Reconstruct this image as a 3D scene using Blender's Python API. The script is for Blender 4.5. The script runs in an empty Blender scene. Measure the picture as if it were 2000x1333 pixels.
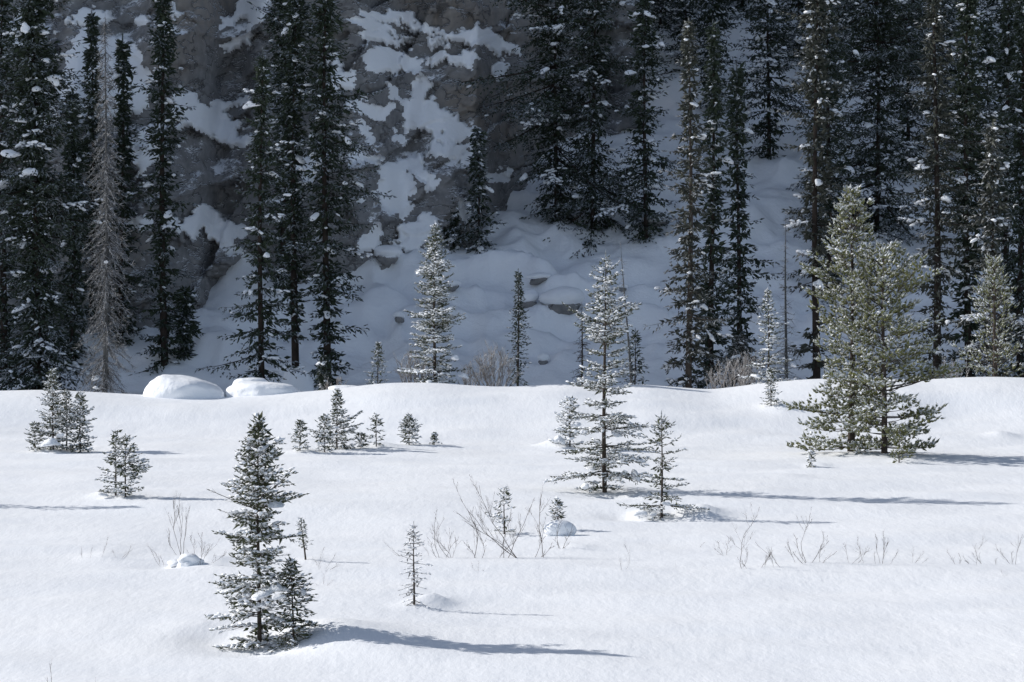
import bpy, math
import numpy as np
R = math.radians
sc = bpy.context.scene
# ------------------------------------------------------------------ camera, sky, sun, exposure
F = 5558.0                 # focal length in pixels of a 2000 px wide picture
CH = 6.07                  # camera height above the snow field
HY = 510.0                 # row of the horizon
cam_d = bpy.data.cameras.new('camera'); cam = bpy.data.objects.new('camera', cam_d)
sc.collection.objects.link(cam); sc.camera = cam
cam.location = (0, 0, CH); cam.rotation_euler = (R(90), 0, 0)
cam_d.sensor_width = 36.0; cam_d.lens = 36.0 * F / 2000.0
cam_d.shift_y = -(666.5 - HY) / 2000.0
cam_d.clip_start = 0.5; cam_d.clip_end = 4000
SUN_EL, SUN_AZ = 30.5, 17.5       # elevation; degrees that the sun stands beyond the left-hand side
dirv = np.array([-math.cos(R(SUN_AZ)) * math.cos(R(SUN_EL)), math.sin(R(SUN_AZ)) * math.cos(R(SUN_EL)), math.sin(R(SUN_EL))])
w = bpy.data.worlds.new('World'); sc.world = w; w.use_nodes = True
nt = w.node_tree; nt.nodes.clear()
sky = nt.nodes.new('ShaderNodeTexSky'); sky.sky_type = 'NISHITA'; sky.sun_disc = False
sky.sun_elevation = R(SUN_EL); sky.sun_rotation = math.atan2(dirv[0], dirv[1])
sky.air_density = 1.0; sky.dust_density = 2.0; sky.ozone_density = 1.0; sky.altitude = 1400
hs = nt.nodes.new('ShaderNodeHueSaturation'); hs.inputs['Saturation'].default_value = 0.76
bg = nt.nodes.new('ShaderNodeBackground'); bg.inputs['Strength'].default_value = 0.130
wo = nt.nodes.new('ShaderNodeOutputWorld')
nt.links.new(sky.outputs[0], hs.inputs['Color']); nt.links.new(hs.outputs[0], bg.inputs[0]); nt.links.new(bg.outputs[0], wo.inputs[0])
sl = bpy.data.lights.new('sun', 'SUN'); sl.energy = 4.0; sl.angle = R(0.6); sl.color = (1.0, 0.97, 0.93)
so = bpy.data.objects.new('sun', sl); sc.collection.objects.link(so)
from mathutils import Vector
so.rotation_euler = Vector(tuple(dirv)).to_track_quat('Z', 'Y').to_euler()
so.location = (-60, 20, 60)
sc.view_settings.view_transform = 'Standard'; sc.view_settings.look = 'None'
sc.view_settings.gamma = 1.0; sc.view_settings.use_curve_mapping = False
sc.view_settings.exposure = 0.19
sc.render.engine = 'CYCLES'
sc.cycles.max_bounces = 5; sc.cycles.diffuse_bounces = 4; sc.cycles.use_denoising = True
col = sc.collection

# ------------------------------------------------------------------ noise and mesh helpers
def _h(ix, iy, iz, seed):
    n = (ix.astype(np.int64) * 374761393 + iy.astype(np.int64) * 668265263 + iz.astype(np.int64) * 2147483647 + seed * 1274126177) & 0xffffffff
    n = ((n ^ (n >> 13)) * 1274126177) & 0xffffffff
    n = (n ^ (n >> 16)) & 0xffffffff
    return n / 4294967295.0
def vnoise(x, y, seed=0, z=None):
    x = np.asarray(x, float); y = np.asarray(y, float)
    x, y = np.broadcast_arrays(x, y)
    ix = np.floor(x); iy = np.floor(y); fx = x - ix; fy = y - iy
    fx = fx * fx * (3 - 2 * fx); fy = fy * fy * (3 - 2 * fy)
    zz = np.zeros_like(ix)
    if z is None:
        a = _h(ix, iy, zz, seed); b = _h(ix + 1, iy, zz, seed); c = _h(ix, iy + 1, zz, seed); d = _h(ix + 1, iy + 1, zz, seed)
        return (a * (1 - fx) + b * fx) * (1 - fy) + (c * (1 - fx) + d * fx) * fy
    z = np.broadcast_to(np.asarray(z, float), x.shape)
    iz = np.floor(z); fz = z - iz; fz = fz * fz * (3 - 2 * fz); out = 0
    for k, wz in ((0, 1 - fz), (1, fz)):
        a = _h(ix, iy, iz + k, seed); b = _h(ix + 1, iy, iz + k, seed); c = _h(ix, iy + 1, iz + k, seed); d = _h(ix + 1, iy + 1, iz + k, seed)
        out = out + wz * ((a * (1 - fx) + b * fx) * (1 - fy) + (c * (1 - fx) + d * fx) * fy)
    return out
def fbm(x, y, seed=0, oct=4, z=None, gain=0.5):
    s = 0; a = 1.0; t = 0
    for k in range(oct):
        s = s + a * vnoise(np.asarray(x) * 2 ** k, np.asarray(y) * 2 ** k, seed + 17 * k, None if z is None else np.asarray(z) * 2 ** k)
        t += a; a *= gain
    return s / t
def sstep(a, b, x):
    t = np.clip((x - a) / (b - a), 0, 1); return t * t * (3 - 2 * t)
def unit(v):
    return v / np.maximum(np.linalg.norm(v, axis=-1, keepdims=True), 1e-9)

def make_mesh(name, V, faces, mats, midx=None, smooth=True, frost=None, extra=None):
    """faces: list of int arrays (n,3) or (n,4)."""
    me = bpy.data.meshes.new(name)
    V = np.ascontiguousarray(V, dtype=np.float32)
    me.vertices.add(len(V)); me.vertices.foreach_set('co', V.ravel())
    loops = np.concatenate([f.ravel() for f in faces]).astype(np.int32)
    cnt = np.concatenate([np.full(len(f), f.shape[1], np.int32) for f in faces])
    st = np.concatenate([[0], np.cumsum(cnt)[:-1]]).astype(np.int32)
    me.loops.add(len(loops)); me.loops.foreach_set('vertex_index', loops)
    me.polygons.add(len(cnt)); me.polygons.foreach_set('loop_start', st); me.polygons.foreach_set('loop_total', cnt)
    me.polygons.foreach_set('use_smooth', np.full(len(cnt), smooth))
    for m in mats: me.materials.append(m)
    if midx is not None: me.polygons.foreach_set('material_index', np.asarray(midx, np.int32))
    if frost is not None:
        a = me.attributes.new('frost', 'FLOAT', 'POINT'); a.data.foreach_set('value', np.ascontiguousarray(frost, dtype=np.float32))
    for k, v in (extra or {}).items():
        a = me.attributes.new(k, 'FLOAT', 'POINT'); a.data.foreach_set('value', np.ascontiguousarray(v, dtype=np.float32))
    me.update(calc_edges=True)
    return me
def link(name, me, parent=None, loc=(0, 0, 0), kind=None):
    o = bpy.data.objects.new(name, me); col.objects.link(o); o.location = loc
    if parent is not None: o.parent = parent
    if kind: o['kind'] = kind
    return o
def thing(name, label, cat, loc, group=None, rotz=0.0):
    o = bpy.data.objects.new(name, None); col.objects.link(o); o.location = loc; o.rotation_euler = (0, 0, rotz)
    o.empty_display_size = 0.3
    o['label'] = label; o['category'] = cat
    if group: o['group'] = group
    return o

class Geo:
    def __init__(s): s.V = []; s.F = {3: [], 4: []}; s.A = []; s.n = 0
    def add(s, V, F, A=None):
        F = np.asarray(F)
        s.V.append(V); s.F[F.shape[1]].append(F + s.n); s.A.append(np.zeros(len(V)) if A is None else np.broadcast_to(A, (len(V),))); s.n += len(V)
    def mesh(s, name, mat, smooth=True):
        fs = [np.concatenate(s.F[k]) for k in (3, 4) if s.F[k]]
        return make_mesh(name, np.concatenate(s.V), fs, [mat], smooth=smooth, frost=np.concatenate(s.A))

def frames(D):
    up = np.tile([0., 0., 1.], (len(D), 1)); up[np.abs(D[:, 2]) > 0.95] = (1., 0, 0)
    S = unit(np.cross(D, up)); U = np.cross(S, D)
    return S, U
def spindles(g, P, D, L, Rr, fr0, fr1, k=4, flat=1.0, at=(0.35,), rng=None):
    """elongated shoots, one per row: point, k-sided ring(s), point"""
    n = len(P)
    if n == 0: return
    S, U = frames(D); L = np.broadcast_to(L, (n,)); Rr = np.broadcast_to(Rr, (n,))
    fr0 = np.broadcast_to(fr0, (n,)); fr1 = np.broadcast_to(fr1, (n,))
    ph = (rng.random(n) * 6.28 if rng is not None and flat == 1.0 else np.zeros(n))
    vs = [P[:, None, :]]; fs = [fr0[:, None]]
    for q, a in enumerate(at):
        ang = ph[:, None] + np.arange(k)[None] * 2 * np.pi / k
        rr = Rr[:, None] * (1.0 if len(at) == 1 else (0.85, 1.0)[q % 2])
        ring = P[:, None] + (D * L[:, None] * a)[:, None] + S[:, None] * (np.cos(ang) * rr)[..., None] + U[:, None] * (np.sin(ang) * rr * flat)[..., None]
        vs.append(ring); fs.append(np.broadcast_to((fr0 + (fr1 - fr0) * a)[:, None], (n, k)))
    vs.append((P + D * L[:, None])[:, None]); fs.append(fr1[:, None])
    V = np.concatenate(vs, 1); A = np.concatenate(fs, 1); m = V.shape[1]
    T = []; Q = []
    for i in range(k):
        j = (i + 1) % k
        T.append((0, 1 + j, 1 + i))
        T.append((m - 1, m - 1 - k + i, m - 1 - k + j))
        for b in range(len(at) - 1):
            a0 = 1 + b * k; Q.append((a0 + i, a0 + j, a0 + k + j)); Q.append((a0 + i, a0 + k + j, a0 + k + i))
    T = np.array(T + Q)
    off = (np.arange(n) * m)[:, None, None]
    g.add(V.reshape(-1, 3), (T[None] + off).reshape(-1, 3), A.reshape(-1))
def blades(g, P, D, L, spread, nl, wd, fr0, fr1, cnt, rng, s0=0.05):
    """cnt thin needles per shoot, leaning outwards and forwards"""
    n = len(P)
    if n == 0: return
    S, U = frames(D); L = np.broadcast_to(L, (n,))
    i = np.repeat(np.arange(n), cnt); m = len(i)
    s = s0 + (1 - s0) * rng.random(m); a = rng.random(m) * 6.283
    out = S[i] * np.cos(a)[:, None] + U[i] * np.sin(a)[:, None]
    d = unit(D[i] * (1 - spread * 0.5) + out * spread + rng.normal(0, .12, (m, 3)))
    b = P[i] + D[i] * (L[i] * s)[:, None]
    side = unit(np.cross(d, out) + 1e-6) * wd * 0.5
    ln = nl * (0.7 + 0.6 * rng.random(m))
    V = np.stack([b - side, b + side, b + d * ln[:, None]], 1).reshape(-1, 3)
    f0 = np.broadcast_to(fr0, (n,))[i]; f1 = np.broadcast_to(fr1, (n,))[i]; f = f0 + (f1 - f0) * s
    A = np.stack([f, f, f + 0.25], 1).reshape(-1)
    g.add(V, np.arange(m * 3).reshape(-1, 3), A)
def tube(g, pts, rad, k=6, fr=0.0, cap=True):
    pts = np.asarray(pts, float); n = len(pts); rad = np.broadcast_to(rad, (n,))
    T = unit(np.gradient(pts, axis=0)); S, U = frames(T)
    for i in range(1, n):
        if np.dot(S[i], S[i - 1]) < 0: S[i] *= -1; U[i] *= -1
    a = np.arange(k) * 2 * np.pi / k
    V = (pts[:, None] + S[:, None] * (np.cos(a)[None] * rad[:, None])[..., None] + U[:, None] * (np.sin(a)[None] * rad[:, None])[..., None]).reshape(-1, 3)
    Fq = []
    for i in range(n - 1):
        for j in range(k):
            q = (j + 1) % k; Fq.append((i * k + j, i * k + q, (i + 1) * k + q, (i + 1) * k + j))
    g.add(V, np.array(Fq), fr)
def tubes(g, P, D, L, r0, bend=None, k=3, fr=0.0, seg=2):
    """straight or bent tapering twigs, vectorised; bend is a vector added at the tip"""
    n = len(P)
    if n == 0: return
    S, U = frames(D); L = np.broadcast_to(L, (n,)); r0 = np.broadcast_to(r0, (n,)); a = np.arange(k) * 2 * np.pi / k
    rows = []
    for j in range(seg + 1):
        s = j / seg; c = P + D * (L * s)[:, None]
        if bend is not None: c = c + bend * s * s
        r = r0 * (1 - 0.8 * s)
        rows.append(c[:, None] + S[:, None] * (np.cos(a)[None] * r[:, None])[..., None] + U[:, None] * (np.sin(a)[None] * r[:, None])[..., None])
    V = np.stack(rows, 1); m = (seg + 1) * k; Q = []
    for i in range(seg):
        for j in range(k):
            q = (j + 1) % k; Q.append((i * k + j, i * k + q, (i + 1) * k + q, (i + 1) * k + j))
    Q = np.array(Q)
    A = np.broadcast_to(np.broadcast_to(fr, (n,))[:, None], (n, m)).reshape(-1)
    g.add(V.reshape(-1, 3), (Q[None] + (np.arange(n) * m)[:, None, None]).reshape(-1, 4), A)

# ------------------------------------------------------------------ materials
def mat(name):
    m = bpy.data.materials.new(name); m.use_nodes = True; t = m.node_tree
    b = t.nodes['Principled BSDF']; b.inputs['Roughness'].default_value = 0.85
    b.inputs['Specular IOR Level'].default_value = 0.15
    return m, t, b
def nd(t, typ, **kw):
    n = t.nodes.new(typ)
    for k, v in kw.items():
        if hasattr(n, k) and not k[0].isupper(): setattr(n, k, v)
        else: n.inputs[k.replace('_', ' ')].default_value = v
    return n
def noise(t, scale, detail=3, rough=0.55, vec=None, stretch=None, coord='Object'):
    tc = t.nodes.new('ShaderNodeTexCoord'); src = tc.outputs[coord]
    if stretch is not None:
        mp = t.nodes.new('ShaderNodeMapping'); mp.inputs['Scale'].default_value = stretch
        t.links.new(src, mp.inputs[0]); src = mp.outputs[0]
    n = t.nodes.new('ShaderNodeTexNoise'); n.inputs['Scale'].default_value = scale; n.inputs['Detail'].default_value = detail
    n.inputs['Roughness'].default_value = rough; t.links.new(src, n.inputs['Vector'])
    return n.outputs['Fac']
def ramp(t, fac, stops):
    r = t.nodes.new('ShaderNodeValToRGB'); e = r.color_ramp.elements
    while len(e) > 1: e.remove(e[-1])
    for i, (p, c) in enumerate(stops):
        x = e[0] if i == 0 else e.new(p)
        x.position = p; x.color = (*c, 1) if len(c) == 3 else c
    t.links.new(fac, r.inputs[0]); return r.outputs['Color']
def math_(t, op, a, b=None, clamp=False):
    m = t.nodes.new('ShaderNodeMath'); m.operation = op; m.use_clamp = clamp
    for i, v in enumerate((a, b)):
        if v is None: continue
        if isinstance(v, (int, float)): m.inputs[i].default_value = v
        else: t.links.new(v, m.inputs[i])
    return m.outputs[0]
def mixc(t, fac, a, b):
    m = t.nodes.new('ShaderNodeMix'); m.data_type = 'RGBA'
    for s, v in ((m.inputs['Factor'], fac), (m.inputs[6], a), (m.inputs[7], b)):
        if isinstance(v, tuple): s.default_value = (*v, 1)
        elif isinstance(v, (int, float)): s.default_value = v
        else: t.links.new(v, s)
    return m.outputs[2]
def bump(t, b, h, dist, strength=1.0, prev=None):
    n = t.nodes.new('ShaderNodeBump'); n.inputs['Distance'].default_value = dist; n.inputs['Strength'].default_value = strength
    t.links.new(h, n.inputs['Height'])
    if prev is not None: t.links.new(prev, n.inputs['Normal'])
    if b is not None: t.links.new(n.outputs[0], b.inputs['Normal'])
    return n.outputs[0]
SNOW = (0.86, 0.875, 0.90)
def snow_material(name, fine, dist, stretch=(1, 1, 1), big=0.0):
    m, t, b = mat(name)
    c = ramp(t, noise(t, 0.35, 3), [(0.3, (0.84, 0.86, 0.89)), (0.75, (0.88, 0.89, 0.905))])
    t.links.new(c, b.inputs['Base Color']); b.inputs['Roughness'].default_value = 0.6; b.inputs['Specular IOR Level'].default_value = 0.2
    n1 = bump(t, None, noise(t, fine, 3, 0.6, stretch=stretch), dist)
    n2 = bump(t, None if not big else None, noise(t, fine * 0.27, 2, 0.5, stretch=stretch), dist * 2.2, prev=n1)
    n3 = bump(t, b, noise(t, fine * 4, 2, 0.5), dist * 0.12, prev=n2)
    return m
M = {}
M['snowfield'] = snow_material('field_snow', 13.0, 0.0078, (1.0, 0.32, 1))
M['snow'] = snow_material('lying_snow', 14, 0.012)
M['slope_snow'] = snow_material('slope_snow', 4.0, 0.035)
def frosty(name, c0, c1, thr, gain, snowc=(0.78, 0.80, 0.83), upw=0.6, nscale=9.0, fw=1.0):
    """needles or bark whose upper faces and tips carry rime"""
    m, t, b = mat(name)
    at = t.nodes.new('ShaderNodeAttribute'); at.attribute_name = 'frost'
    ge = t.nodes.new('ShaderNodeNewGeometry'); sp = t.nodes.new('ShaderNodeSeparateXYZ'); t.links.new(ge.outputs['Normal'], sp.inputs[0])
    n = noise(t, nscale, 3, 0.65); n2 = noise(t, nscale * 0.25, 2)
    f = math_(t, 'ADD', math_(t, 'MULTIPLY', at.outputs['Fac'], fw), math_(t, 'MULTIPLY', sp.outputs[2], upw))
    f = math_(t, 'ADD', f, math_(t, 'MULTIPLY', math_(t, 'SUBTRACT', n, 0.5), 1.3))
    f = math_(t, 'MULTIPLY', math_(t, 'SUBTRACT', f, thr), gain, True)
    basec = ramp(t, n2, [(0.3, c0), (0.7, c1)])
    t.links.new(mixc(t, f, basec, snowc), b.inputs['Base Color'])
    return m
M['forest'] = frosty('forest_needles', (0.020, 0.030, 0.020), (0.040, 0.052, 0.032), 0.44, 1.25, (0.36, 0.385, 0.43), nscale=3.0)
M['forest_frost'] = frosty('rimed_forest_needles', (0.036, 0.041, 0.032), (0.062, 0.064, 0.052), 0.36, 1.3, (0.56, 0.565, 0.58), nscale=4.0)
M['young'] = frosty('spruce_needles', (0.050, 0.062, 0.034), (0.085, 0.090, 0.050), 0.56, 2.4)
M['pine'] = frosty('pine_needles', (0.098, 0.108, 0.040), (0.150, 0.150, 0.060), 0.66, 1.7)
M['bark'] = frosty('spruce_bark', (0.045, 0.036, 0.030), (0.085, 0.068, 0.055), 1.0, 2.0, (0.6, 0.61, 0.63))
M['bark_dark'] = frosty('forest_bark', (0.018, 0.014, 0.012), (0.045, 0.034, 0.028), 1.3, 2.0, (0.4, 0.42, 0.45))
M['twig'] = frosty('twig_bark', (0.055, 0.038, 0.030), (0.10, 0.072, 0.056), 0.85, 2.5, (0.8, 0.81, 0.83), upw=0.8, nscale=14)
M['rime_twig'] = frosty('rimed_twigs', (0.13, 0.105, 0.09), (0.20, 0.17, 0.145), 0.45, 1.8, (0.72, 0.72, 0.73), upw=0.4)
M['dead'] = frosty('dead_wood', (0.050, 0.051, 0.050), (0.10, 0.10, 0.098), 0.52, 1.6, (0.62, 0.62, 0.64))
def rock_material():
    m, t, b = mat('limestone')
    at = t.nodes.new('ShaderNodeAttribute'); at.attribute_name = 'tan'
    as_ = t.nodes.new('ShaderNodeAttribute'); as_.attribute_name = 'snowy'
    big = noise(t, 0.28, 5, 0.6); streak = noise(t, 1.1, 5, 0.65, stretch=(1.6, 1.6, 0.22)); fine = noise(t, 2.2, 5, 0.62)
    grey = ramp(t, fine, [(0.25, (0.15, 0.15, 0.155)), (0.55, (0.23, 0.228, 0.228)), (0.85, (0.34, 0.335, 0.33))])
    tan = ramp(t, streak, [(0.25, (0.17, 0.165, 0.165)), (0.5, (0.27, 0.235, 0.20)), (0.8, (0.37, 0.31, 0.25))])
    f = math_(t, 'MULTIPLY', math_(t, 'ADD', at.outputs['Fac'], math_(t, 'MULTIPLY', math_(t, 'SUBTRACT', big, 0.5), 1.6), True), 0.52)
    c = mixc(t, f, grey, tan)
    rust = ramp(t, noise(t, 0.9, 4, 0.7), [(0.66, (0, 0, 0)), (0.74, (1, 1, 1))])
    c = mixc(t, math_(t, 'MULTIPLY', rust, 0.35), c, (0.20, 0.11, 0.055))
    v = t.nodes.new('ShaderNodeTexVoronoi'); v.feature = 'DISTANCE_TO_EDGE'; v.inputs['Scale'].default_value = 0.55
    tc = t.nodes.new('ShaderNodeTexCoord'); mp = t.nodes.new('ShaderNodeMapping'); mp.inputs['Scale'].default_value = (1, 1, 1.9); mp.inputs['Rotation'].default_value = (0, 0.55, 0)
    wv = t.nodes.new('ShaderNodeTexNoise'); wv.inputs['Scale'].default_value = 0.9; wv.inputs['Detail'].default_value = 4
    va = t.nodes.new('ShaderNodeVectorMath'); va.operation = 'MULTIPLY_ADD'; va.inputs[1].default_value = (1.6, 1.6, 1.6)
    t.links.new(tc.outputs['Object'], mp.inputs[0]); t.links.new(tc.outputs['Object'], wv.inputs['Vector'])
    t.links.new(wv.outputs['Color'], va.inputs[0]); t.links.new(mp.outputs[0], va.inputs[2]); t.links.new(va.outputs[0], v.inputs['Vector'])
    rn = noise(t, 0.75, 5, 0.55, stretch=(.6, .6, 1.2)); crack = math_(t, 'MULTIPLY', math_(t, 'ABSOLUTE', math_(t, 'SUBTRACT', rn, 0.5)), 45, True)
    c = mixc(t, crack, (0.14, 0.138, 0.138), c)
    # snow dust caught by ledges and grains
    ge = t.nodes.new('ShaderNodeNewGeometry'); sp = t.nodes.new('ShaderNodeSeparateXYZ')
    nb = bump(t, b, fine, 0.08); nb = bump(t, b, crack, 0.06, prev=nb)
    t.links.new(nb, sp.inputs[0])
    d = math_(t, 'ADD', math_(t, 'MULTIPLY', sp.outputs[2], 1.0), math_(t, 'MULTIPLY', math_(t, 'SUBTRACT', noise(t, 5.5, 4, 0.8), 0.5), 1.2))
    d = math_(t, 'ADD', d, math_(t, 'MULTIPLY', as_.outputs['Fac'], 3.0))
    d = math_(t, 'ADD', d, math_(t, 'MULTIPLY', math_(t, 'SUBTRACT', noise(t, 0.8, 3, 0.5), 0.5), 1.3))
    d = math_(t, 'MULTIPLY', math_(t, 'SUBTRACT', d, 0.68), 5.0, True)
    c = mixc(t, d, c, SNOW)
    t.links.new(c, b.inputs['Base Color']); b.inputs['Roughness'].default_value = 0.9
    return m
M['rock'] = rock_material()

# ------------------------------------------------------------------ the lie of the land
def X(px, d): return (px - 1000.0) * d / F
def Z(py, d): return CH + (HY - py) * d / F
YC = 107.0
_crest = [(-900, 772), (-400, 770), (0, 766), (70, 764), (130, 766), (180, 769), (270, 774), (350, 778), (440, 779), (520, 774), (590, 768), (640, 764), (700, 756), (760, 750), (850, 750),
          (920, 756), (1000, 758), (1100, 752), (1150, 755), (1200, 757), (1250, 753), (1300, 757), (1390, 764), (1440, 758), (1500, 750), (1580, 743), (1660, 741),
          (1800, 745), (1870, 740), (1940, 738), (2000, 740), (2400, 752), (2900, 760)]
_cx = np.linspace(-60, 60, 2401)
_cz = np.interp(_cx, [X(a, YC) for a, _ in _crest], [Z(b, YC) for _, b in _crest])
_k = np.exp(-np.linspace(-2, 2, 41) ** 2); _k /= _k.sum()
_cz = np.convolve(np.pad(_cz, 20, 'edge'), _k, 'valid')
BUMPS = []   # (x, y, rx, ry, h)
def G(x, y):
    x = np.asarray(x, float); y = np.asarray(y, float); x, y = np.broadcast_arrays(x, y)
    zc = np.interp(x, _cx, _cz) + 0.03
    toe = 96.0 + 2.0 * (vnoise(x * 0.09 + 3, x * 0, 5) - 0.5) * 2
    s = np.clip((y - toe) / (YC - toe), 0, 1)
    bank = zc * (s * s * (3 - 2 * s)) ** 0.9
    back = 1 - sstep(YC, YC + 11, y)
    z = np.where(y < YC, bank, zc * back)
    # bank ripples
    z = z + (0.42 * (fbm(x * 0.13, y * 0.30, 31, 2) - 0.5) + 0.10 * (fbm(x * .5, y * .8, 33, 2) - .5)) * sstep(92, 97, y) * (1 - sstep(102, YC, y))
    # field undulation
    fld = 1 - sstep(92, 98, y)
    z = z + fld * (0.26 * (fbm(x * 0.06 + 9, y * 0.11, 3, 2) - 0.5) + 0.22 * (fbm(x * 0.17, y * 0.30, 8, 2) - 0.5) + 0.10 * (fbm(x * 0.45, y * 0.7, 9, 2) - 0.5))
    # hill behind
    yy = np.maximum(y - 129.0, 0.0)
    rise = 0.447 * (yy - 3.0 * (1 - np.exp(-yy / 3.0)))
    rise = rise + 0.25 * np.maximum(y - 160, 0) + 2.1 * np.maximum(y - 176, 0)
    rise = rise * (1 - 0.9 * sstep(300, 340, y)) if False else rise
    z = z + rise
    hb = sstep(127, 138, y)
    z = z + hb * (1.3 * (fbm(x * 0.12, y * 0.16, 12, 2) - 0.5) + 0.9 * (fbm(x * 0.42, y * 0.42, 14, 2) - 0.5) + 0.25 * (fbm(x * 1.1, y * 1.3, 15, 2) - 0.5)
              - 1.5 * np.abs(vnoise(x * 0.33 + 5 + 1.2 * vnoise(x * .3, y * .3, 3), y * 0.42, 19) - 0.5) - 0.7 * np.abs(vnoise(x * 0.8 + vnoise(x * .6, y * .6, 4), y * 0.9 + 2, 23) - 0.5) + .6
              - 0.22 * np.abs(vnoise(x * 1.9 + 2 * vnoise(x * .7, y * .7, 6), y * 2.1, 27) - 0.5) + 0.10 * sstep(.72, .85, vnoise(x * 1.6, y * 2.0, 29)))
    z = z + sstep(165, 200, y) * 14 * (fbm(x * 0.03, y * 0.03, 22, 4) - 0.5)
    for bx, by, rx, ry, h in BUMPS:
        z = z + h * np.exp(-((x - bx) / rx) ** 2 - ((y - by) / ry) ** 2)
    # the ridge line that shades everything beyond the bank
    top = 355 + 5 * np.sin(x * 0.013) + 9 * (fbm(x * 0.012, x * 0, 41, 3) - 0.5)
    return np.minimum(z, np.where(y > 250, top, 1e9))
_ds = np.arange(38, 176, 0.05)
def hit(px, py):
    """first point of the land that the line of sight through a photo pixel meets"""
    g = G(X(px, _ds), _ds); zr = Z(py, _ds)
    i = np.argmax(g >= zr)
    if not (g >= zr).any(): i = len(_ds) - 1
    return float(X(px, _ds[i])), float(_ds[i])
def at(px, py=None, d=None):
    if d is None: x, d = hit(px, py)
    else: x = X(px, d)
    return x, d, float(G(x, d))
def bumps_at(items):
    for px, py, rx, ry, h in items:
        x, y = hit(px, py); BUMPS.append((x, y, rx, ry, h))
# hollows and lee drifts by the trees of the field, pillows over boulders on the slope
B_ = [(845, 1180, .30, .5, .20), (812, 1184, .3, .4, .10), (640, 1240, .75, 1.2, .20), (505, 1262, .9, .9, -.16), (420, 1243, .45, .7, -.12), (720, 1258, 1.0, 1.1, .14), (780, 1280, .9, .7, .06), (380, 1225, .6, .9, .07),
      (1370, 1003, .45, .8, .22), (1260, 1006, .3, .6, .16), (1285, 1014, .5, .6, -.05), (1212, 1010, .4, .7, -.10), (1190, 966, 1.0, 1.0, -.12),
      (1130, 1070, .25, .4, .07), (612, 1095, .2, .5, .07), (595, 884, .5, .6, .12), (745, 872, .6, .7, .14), (820, 866, .5, .7, .10), (95, 882, .5, .6, .14),
      (205, 968, .3, .6, .12), (240, 970, .5, .7, .08), (205, 1088, .4, .8, .08), (410, 1100, .5, .8, .13), (320, 1104, .5, .8, -.10), (1085, 872, .5, .8, .25), (1955, 850, .45, .7, .13),
      (1598, 912, .3, .6, .10), (1775, 903, .4, .6, .12), (1700, 888, 1.4, .9, .10), (1540, 930, .5, .8, .06), (1520, 796, .6, .8, .14), (1340, 820, 2.2, 1.3, .12), (1900, 800, 2.0, 1.2, -.12)]
bumps_at(B_)
for px, py, r, h in [(1010, 560, 1.0, .7), (1100, 590, 1.3, 1.0), (1060, 545, 1.0, .7), (950, 520, 1.2, .5), (1180, 640, 1.2, .5), (900, 600, 1.1, .5), (1040, 700, 1.3, .9), (1200, 690, 1.3, .6),
                     (1250, 620, 1.0, .6), (1180, 540, 1.4, .5), (1080, 480, 1.2, .4), (1500, 420, 1.6, .6), (1530, 350, 1.3, .5), (1440, 440, 1.4, .5), (330, 690, 1.6, .8), (420, 690, 1.2, .9),
                     (580, 740, .9, .8), (980, 640, 1.2, .5), (1130, 720, 1.5, .6), (830, 640, 1.2, .5), (760, 600, 1.2, .5), (1300, 700, 1.0, .7), (1420, 700, 1.2, .6), (1045, 640, 1.0, .6)]:
    x, y = hit(px, py); BUMPS.append((x, y + .5, r, r * 0.9, h * 0.8))
_x, _y = hit(440, 600); BUMPS.append((_x + .3, _y + 2.5, 1.5, 2.4, 1.5))

def grid_mesh(name, xs, ys, material, extra=None, skirt=False):
    XX, YY = np.meshgrid(xs, ys); ZZ = G(XX, YY)
    V = np.stack([XX, YY, ZZ], -1).reshape(-1, 3); nx, ny = len(xs), len(ys)
    i = np.arange((nx - 1) * (ny - 1)); r = i // (nx - 1); c = i % (nx - 1); a = r * nx + c
    Fq = np.stack([a, a + 1, a + nx + 1, a + nx], 1)
    return make_mesh(name, V, [Fq], [material], smooth=True)
xs_in = np.linspace(-24, 24, 230)
xs_all = np.concatenate([-24 - np.geomspace(900, .3, 40), xs_in, 24 + np.geomspace(.3, 900, 40)])
ys_field = np.concatenate([np.linspace(-600, 20, 20), np.linspace(24, 38, 8), np.linspace(38.6, 90, 150), np.linspace(90.25, 112, 100), np.linspace(112.5, 127, 24)])
ys_hill = np.concatenate([[127.0], np.linspace(127.4, 178, 190)])
ys_mtn = np.concatenate([[178.0], np.linspace(180, 420, 40), np.linspace(440, 1200, 10)])
link('snow_field', grid_mesh('snow_field', xs_all, ys_field, M['snowfield']), kind='structure')
link('snowy_hillside', grid_mesh('snowy_hillside', xs_all, ys_hill, M['slope_snow']), kind='structure')
link('mountain', grid_mesh('mountain', xs_all, ys_mtn, M['rock']), kind='structure')

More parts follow.
